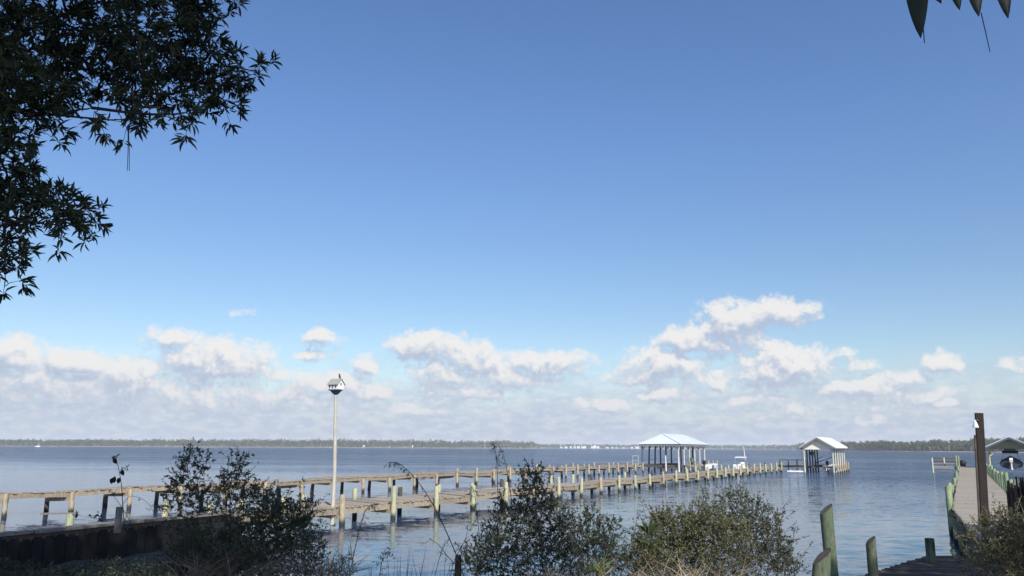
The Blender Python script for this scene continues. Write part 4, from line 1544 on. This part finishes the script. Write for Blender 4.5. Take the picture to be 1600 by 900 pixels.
shade_tree(V(2.5, -4.5, 1.3), [cb_(-3, 9, 1.5, 13.5, 3.2), cb_(-9.5, 18.5, .8, 15, 3.0), cb_(-11.5, 15, .8, 14, 3.0), cb_(-5, 13, 1, 14, 2.6), cb_(-6, 7, 4, 13, 3.0), cb_(-8.5, 21.5, .8, 16, 2.2), cb_(-12.5, 18, .6, 16, 2.6), cb_(-10, 17, .6, 11.8, 1.6), cb_(-2, 5, 5, 13, 2.5), cb_(-3, 6.2, 6.5, 13, 2.6), cb_(1.4, 2.2, 4.4, 12, 1.6)],
           'large live oak beside the camera, out of view, whose crown shades the left bank')
shade_tree(V(9.5, -6, 1.3), [cb_(9.5, 17, .8, 12.5, 2.8), cb_(11.5, 20.5, .8, 13.5, 2.5), cb_(7.5, 13.5, .8, 12.5, 2.6), cb_(11.5, 15, .8, 12.5, 2.6), cb_(5.7, 8.7, 1.2, 11.5, 1.2), cb_(13.5, 22, .8, 13.5, 2.0)],
           'live oak behind the camera whose crown shades the near dark platform')
shade_tree(V(5.2, -9.5, 1.3), [cb_(-.4, 8.6, 1.1, 12, 1.1), cb_(-1.6, 8.0, 1.0, 12, 1.3)],
           'slim live oak behind the camera, out of view, casting broken shade on the middle shrubs', nl=1200, size=.28)

# -- big hanging leaves, upper right, on a branch of a tree overhead
hb_ = P(1520, -150, 2.2)
t = empty('overhanging_branch', hb_, 'thin branch overhead with large pointed dark leaves hanging at the upper right corner', 'branch')
mb = MB(); mb.tube([P(1830, -330, 2.6), P(1650, -170, 2.3), P(1520, -120, 2.2), P(1400, -100, 2.1)], [.02, .014, .010, .004], 8); mb.build('twig', M['bark'], t)
for px, py, px0, py0, w in ((1440, 57, 1433, -95, .075), (1501, 13, 1490, -80, .05), (1531, 23, 1523, -85, .058), (1577, 26, 1566, -95, .06), (1472, 3, 1450, -70, .05)):
    a = P(px0, py0, 2.15); b2 = P(px, py, 2.15)
    L = (b2 - a).length
    mb = MB()
    d = (b2 - a).normalized(); side = d.cross(V(.25, 1, .1)).normalized(); nn2 = side.cross(d)
    vs = []; K = 10
    for k in range(K + 1):
        f = k / K
        ww = w * (math.sin(PI * min(1, f ** .8)) ** .75 if 0 < f < 1 else 0) * (1 - .25 * f) + .001
        c = a.lerp(b2, f) + nn2 * .02 * math.sin(f * 3)
        vs += [c - side * ww / 2 + nn2 * .008, c + nn2 * 0, c + side * ww / 2 + nn2 * .008]
    fs = []
    for k in range(K):
        o = k * 3
        fs += [(o, o + 1, o + 4, o + 3), (o + 1, o + 2, o + 5, o + 4)]
    mb.add(vs, fs, 0, True)
    mb.build('leaf', M['leaf_big'], t)
mb = MB()
mb.tube([P(1533, 20, 2.15), P(1540, 50, 2.15), P(1547, 81, 2.15)], [.0016, .0014, .0012], 5)
mb.tube([P(1442, 35, 2.15), P(1444.5, 67, 2.15)], [.0016, .0014], 5)
mb.build('stalk', M['stalk'], t)

# -- shrubs
Y = 9.2
g = [gz(P(292, 890, Y)), gz(P(300, 890, Y))]
grow('shrub', 'tall narrow dark shrub in front of the left dock, left of the bird-house pole', 'shrub', g,
     [blob(292, 745, 22, 34, Y), blob(280, 790, 24, 34, Y), blob(310, 800, 20, 34, Y), blob(296, 720, 12, 18, Y), blob(318, 725, 9, 18, Y), blob(270, 775, 12, 16, Y), blob(295, 850, 30, 30, Y), blob(310, 765, 16, 20, Y)],
     400, 12, .032, .45, .075, ('leaf_dark', 'twig'), up=.5, trunk_r=.012, twr=.002)
g = [gz(P(370, 895, 9.0)), gz(P(390, 895, 9.0))]
grow('shrub', 'loose upright shrub between the tall narrow shrub and the bird-house pole', 'shrub', g,
     [blob(365, 745, 15, 32, 9), blob(360, 790, 24, 34, 9), blob(385, 775, 15, 25, 9), blob(400, 800, 30, 34, 9), blob(372, 722, 9, 14, 9), blob(350, 765, 10, 18, 9), blob(420, 785, 14, 18, 9)],
     360, 11, .033, .42, .09, ('leaf_olive', 'twig'), up=.6, trunk_r=.012, twr=.002)
g = [gz(P(430, 900, 8.4)), gz(P(350, 900, 8.6)), gz(P(480, 905, 8.4))]
grow('shrub', 'wide dark thicket in the lower left against the bulkhead end', 'shrub', g,
     [blob(330, 868, 50, 28, 8.6), blob(400, 858, 46, 34, 8.5), blob(455, 850, 28, 38, 8.4), blob(475, 870, 32, 34, 8.3), blob(425, 800, 20, 26, 8.5), blob(470, 805, 16, 24, 8.4), blob(445, 825, 34, 26, 8.5), blob(375, 835, 30, 24, 8.5), blob(380, 885, 60, 24, 8), blob(300, 880, 40, 26, 8.4)],
     1700, 11, .034, .42, .10, ('leaf_dark', 'twig'), up=.4, trunk_r=.013, twr=.002)
Y = 8.0
g = [gz(P(830, 905, Y)), gz(P(880, 905, Y)), gz(P(780, 905, Y))]
grow('shrub', 'big dark feathery shrub at the bottom centre, left of the paler olive shrub', 'shrub', g,
     [blob(835, 790, 28, 34, Y), blob(835, 755, 14, 22, Y), blob(825, 740, 7, 14, Y), blob(800, 820, 38, 34, Y), blob(860, 825, 40, 34, Y), blob(905, 830, 34, 26, Y), blob(940, 840, 26, 24, Y), blob(780, 870, 50, 34, Y), blob(850, 880, 60, 34, Y), blob(925, 875, 48, 32, Y),
      blob(960, 825, 10, 14, Y), blob(745, 885, 30, 20, Y), blob(925, 808, 10, 14, Y), blob(975, 890, 30, 20, Y)],
     1850, 11, .029, .45, .085, ('leaf_dark', 'twig'), up=.5, trunk_r=.012, twr=.0018)
Y = 8.3
g = [gz(P(1080, 905, Y)), gz(P(1140, 905, Y)), gz(P(1030, 905, Y))]
grow('shrub', 'broad pale olive shrub, sunlit on top, right of the big dark shrub', 'shrub', g,
     [blob(1060, 830, 36, 26, Y), blob(1030, 850, 36, 30, Y), blob(1095, 820, 34, 26, Y), blob(1120, 850, 50, 40, Y), blob(1060, 885, 70, 30, Y), blob(1005, 870, 24, 26, Y), blob(1030, 815, 14, 12, Y)],
     1900, 11, .028, .45, .10, ('leaf_olive', 'twig'), up=.5, trunk_r=.012, twr=.0018)
Y = 8.8
g = [gz(P(1150, 905, Y)), gz(P(1190, 905, Y))]
grow('shrub', 'darker open shrub with jagged top at the right end of the shrub row', 'shrub', g,
     [blob(1150, 800, 26, 28, Y), blob(1138, 775, 10, 14, Y), blob(1105, 790, 14, 14, Y), blob(1185, 805, 26, 24, Y), blob(1170, 845, 40, 34, Y), blob(1205, 850, 24, 30, Y), blob(1190, 885, 44, 26, Y), blob(1235, 885, 20, 18, Y), blob(1215, 830, 14, 18, Y), blob(1130, 820, 20, 20, Y)],
     1050, 10, .029, .45, .09, ('leaf_dark', 'twig'), up=.5, trunk_r=.012, twr=.0018)
Y = 9.3
g = [gz(P(1570, 910, Y)), gz(P(1600, 910, Y))]
grow('shrub', 'bright yellow-green shrub in the lower right corner over the platform', 'shrub', g,
     [blob(1545, 845, 26, 26, Y), blob(1580, 835, 34, 28, Y), blob(1540, 880, 30, 26, Y), blob(1590, 880, 40, 36, Y), blob(1560, 815, 22, 12, Y), blob(1620, 850, 30, 40, Y)],
     1150, 11, .030, .45, .11, ('leaf_olive', 'drytwig'), up=.4, trunk_r=.012, twr=.0024)


def tuft(name, label, cat, px, py, Y, n, L, w, mat, spread=.5, rad=.2, curve=.3, zbase=None):
    c = P(px, py, Y)
    if zbase is not None: c = V(c.x, c.y, zbase)
    mb = MB()
    for k in range(n):
        b0 = c + V(random.uniform(-rad, rad), random.uniform(-rad, rad) * .6, 0)
        d = V(random.gauss(0, spread), random.gauss(0, spread), 1).normalized()
        l = L * random.uniform(.5, 1.15)
        bend = V(d.x, d.y, -.2) * curve * l
        p1 = b0 + d * l * .5 + bend * .25; p2 = b0 + d * l + bend
        s_ = d.cross(V(random.uniform(-1, 1), random.uniform(-1, 1), .1)).normalized() * w / 2
        mb.add([b0 - s_, b0 + s_, p1 + s_ * .8, p1 - s_ * .8, p2], [(0, 1, 2, 3), (3, 2, 4)])
    return tag(mb.build(name, M[mat], origin=c), label, cat)


tag(tuft('dry_grass', None, None, 420, 905, 7.8, 520, .42, .007, 'leaf_dry', .8, .75, .5), 'tangle of dry brown grass at the foot of the dark thicket', 'grass', kind='stuff')
tag(tuft('dry_grass', None, None, 1000, 915, 7.6, 300, .36, .006, 'leaf_dry', .8, 1.0, .4), 'dry brown stalks at the foot of the middle shrubs', 'grass', kind='stuff')
tuft('grass_tuft', 'spiky yellow-green grass tuft at the foot of the big dark shrub', 'grass', 930, 895, 7.4, 60, .2, .007, 'leaf_yellow', .7, .10, .3)
for px, lab in ((545, 'left one of the thin reed clumps at the water edge'), (625, 'middle one of the thin reed clumps at the water edge'), (680, 'right one of the thin reed clumps beside the splintered stake')):
    tuft('reed_clump', lab, 'reeds', px, 930, 9.5, 16, .55, .008, 'stalk', .12, .35, .08)


n = 15000
xy = np.stack([rng.uniform(-13, -4.6, n), rng.uniform(11, 18.5, n)], 1)
zz0 = np.array([landz(a, b2) for a, b2 in xy])
ok = zz0 > .12
hh = rng.uniform(.0, .32, n) * (noise_ := (.4 + .6 * np.abs(np.sin(xy[:, 0] * 1.3) * np.cos(xy[:, 1] * 1.1))))
B = np.stack([xy[:, 0], xy[:, 1], zz0 + hh], 1)[ok]
mb = MB(); D = rng.normal(size=B.shape); D[:, 2] = np.abs(D[:, 2]) * .8
mb.leaves(B, D, rng.normal(size=B.shape), .11 * rng.uniform(.5, 1.3, len(B)), .03 * rng.uniform(.5, 1.3, len(B)))
tag(mb.build('ground_weeds', M['leaf_dark']), 'dark low weeds covering the shaded ground below the bulkhead', 'weeds', kind='stuff')


def stalk_plant(pts, r, label, seeds, n_side=8, leafmatn='stalk', leaf=.03, Y=8.5, side=.10, cat='weed', name='dry_weed', foliage='foliage', droop=0.0):
    p3 = [P(x, y, Y) for x, y in pts]
    t = empty(name, p3[0], label, cat)
    mb = MB()
    # smooth resample
    q = []
    for i in range(len(p3) - 1):
        a0 = p3[max(i - 1, 0)]; a1 = p3[i]; a2 = p3[i + 1]; a3 = p3[min(i + 2, len(p3) - 1)]
        for f in (0, .25, .5, .75):
            f2 = f * f; f3 = f2 * f
            q.append(.5 * ((2 * a1) + (-a0 + a2) * f + (2 * a0 - 5 * a1 + 4 * a2 - a3) * f2 + (-a0 + 3 * a1 - 3 * a2 + a3) * f3))
    q.append(p3[-1])
    mb.tube(q, [r * (1 - .7 * i / len(q)) for i in range(len(q))], 5)
    B = []; D = []
    for k in range(n_side):
        i = int(len(q) * random.uniform(*seeds)); i = min(i, len(q) - 2)
        d = Vector((random.gauss(0, 1), random.gauss(0, 1), random.gauss(0, .6) - droop)).normalized()
        e_ = q[i] + d * side * random.uniform(.4, 1.2)
        mb.tube([q[i], q[i].lerp(e_, .5) + V(0, 0, .01), e_], [r * .4, r * .35, r * .2], 3, cap=False)
        for j in range(7):
            f = random.uniform(.35, 1)
            B.append(tuple(q[i].lerp(e_, f))); D.append((random.gauss(0, 1), random.gauss(0, 1), random.gauss(0, 1) - .5))
    mb.build('stem', M['stalk'], t)
    lf = MB(); B = np.array(B); D = np.array(D)
    lf.leaves(B, D, rng.normal(size=B.shape), leaf * rng.uniform(.5, 1.2, len(B)), leaf * .45 * rng.uniform(.5, 1.2, len(B)))
    lf.build(foliage, M[leafmatn], t)  # on the dry stems these are seed heads, elsewhere leaves
    return t


stalk_plant([(735, 930), (712, 865), (685, 805), (662, 765), (640, 738), (622, 724), (608, 722)], .006, 'long dry weed stem arching left over the middle dock', (.35, 1), 26, Y=8.2, leaf=.018, side=.12, droop=.8)
stalk_plant([(776, 930), (777, 860), (778, 800), (777, 740), (775, 712), (771, 692)], .005, 'upright dry weed stem with drooping tip, right of the arching one', (.4, 1), 26, Y=8.0, leaf=.016, side=.09, droop=.6)
stalk_plant([(800, 790), (796, 760), (790, 725), (782, 700), (770, 690)], .004, 'thin curved weed stem nodding left above the big dark shrub', (.5, 1), 12, Y=7.9, leaf=.016, side=.07, droop=.8)
stalk_plant([(750, 930), (750, 860), (746, 810), (741, 770), (735, 758)], .0045, 'dark weed stem with seed tufts left of the big dark shrub', (.35, 1), 20, Y=8.1, leaf=.016, side=.09, droop=.6)
stalk_plant([(540, 930), (552, 870), (560, 835), (568, 805), (578, 790), (588, 788)], .005, 'nodding weed stem standing in front of the first dock pilings', (.3, 1), 24, Y=8.6, leaf=.018, side=.10, droop=.9)
stalk_plant([(515, 930), (535, 880), (542, 870)], .005, 'short leafy weed right of the dark thicket', (.1, 1), 14, 'leaf_dark', .03, Y=8.6)
stalk_plant([(672, 930), (690, 860), (700, 845)], .004, 'bent bare twig left of the splintered stake', (.3, 1), 5, Y=8.8, leaf=.014)
stalk_plant([(720, 890), (700, 870), (686, 852), (672, 842)], .005, 'dark forked twig crossing the arching weed stem', (.3, 1), 6, Y=8.8, leaf=.016)
# bare vine with a few leaves, left
t = stalk_plant([(196, 840), (192, 790), (190, 760), (186, 735), (182, 720), (178, 712)], .007, 'bare upright vine with a few round leaves above the grey post', (.25, 1), 3, 'leaf_dark', .055, Y=12, side=.12, name='vine', cat='vine', foliage='leaves')
lf = MB()
for px, py in ((178, 714), (177, 745), (190, 732), (180, 743), (189, 745)):
    a = P(px, py, 12)
    lf.leaves([tuple(a)], [(random.uniform(-.5, .5), 0, -1)], [(0, -1, .1)], [.11], [.075], kind='lance')
lf.build('round_leaf', M['leaf_big'], t)
t = stalk_plant([(235, 850), (205, 822), (190, 810), (160, 812), (135, 808), (118, 804)], .005, 'trailing vine with dark leaves hanging over the bulkhead cap', (.4, 1), 5, 'leaf_dark', .07, Y=12, side=.10, name='vine', cat='vine', foliage='leaves')
t = stalk_plant([(215, 835), (195, 800), (178, 775), (172, 765)], .005, 'crooked bare vine leaning left behind the grey post', (.4, 1), 3, 'leaf_dark', .04, Y=12, side=.10, name='vine', cat='vine', foliage='leaves')
t = stalk_plant([(190, 790), (205, 775), (230, 785), (245, 810), (262, 835)], .004, 'looping bare vine right of the grey post', (.4, 1), 3, 'leaf_dark', .03, Y=12, side=.10, name='vine', cat='vine', foliage='leaves')

for i_s, (x0, x1, y1, lab) in enumerate(((700, 728, 800, 'thin leafy stem leaning right, left of the big dark shrub'), (980, 992, 790, 'thin bare stem between the big dark shrub and the olive shrub'),
                       (1225, 1238, 820, 'thin twig sticking up at the right edge of the shrub row'), (505, 498, 800, 'thin weed stem rising from the right edge of the dark thicket'), (592, 604, 860, 'short thin weed left of the middle reed clump'),
                       (860, 872, 765, 'thin dark sprig rising above the right half of the big dark shrub'), (765, 752, 835, 'leaning sprig low at the left foot of the big dark shrub'))):
    stalk_plant([(x0, 930), (x0 * .7 + x1 * .3, 880), (x1, (880 + y1) / 2), (x1 + 5, y1)], .004, lab, (.3, 1), 16, 'leaf_dark', .024, Y=8.3, side=.10)

# broad-leaved seedling
q = P(1014, 862, 7.7)
t = empty('broadleaf_plant', q, 'young plant with long broad leaves in front of the olive shrub', 'plant')
mb = MB(); mb.tube([q + V(0, 0, -.25), q, q + V(.01, 0, .18)], [.007, .006, .003], 6); mb.build('stem', M['leaf_broad'], t)
lf = MB()
for k, (dx, dz, L) in enumerate(((-.8, .5, .19), (.8, .5, .19), (-.45, 1, .2), (.4, 1, .21), (.05, 1, .22), (-1, .05, .15), (1, .1, .16), (-.7, .3, .15), (.6, .2, .15))):
    lf.leaves([tuple(q + V(0, -.01 * k, .17 - .012 * k))], [(dx, -.3, dz)], [(0, -1, .4)], [L * .75], [L * .22], kind='lance')
lf.build('leaves', M['leaf_broad'], t)

# ------------------------------------------------------------------ haze
mb = MB()
mb.box((0, 2250, 16), (9800, 5500, 37))
hz = mb.build('haze', [])
hm = bpy.data.materials.new('haze_air'); hm.use_nodes = True
nt = hm.node_tree
for n in list(nt.nodes):
    if n.type != 'OUTPUT_MATERIAL': nt.nodes.remove(n)
pv = N(nt, 'ShaderNodeVolumePrincipled')
pv.inputs['Color'].default_value = (.86, .90, .96, 1)
pv.inputs['Density'].default_value = .00014
nt.links.new(pv.outputs[0], nt.nodes['Material Output'].inputs['Volume'])
hz.data.materials.append(hm)
tag(hz, kind='stuff')

# ------------------------------------------------------------------ render settings
scene.render.engine = 'CYCLES'
scene.view_settings.view_transform = 'Standard'
scene.view_settings.look = 'None'
scene.view_settings.exposure = 0.45
scene.view_settings.gamma = 1
scene.view_settings.use_curve_mapping = False
scene.cycles.volume_bounces = 1
scene.cycles.max_bounces = 6
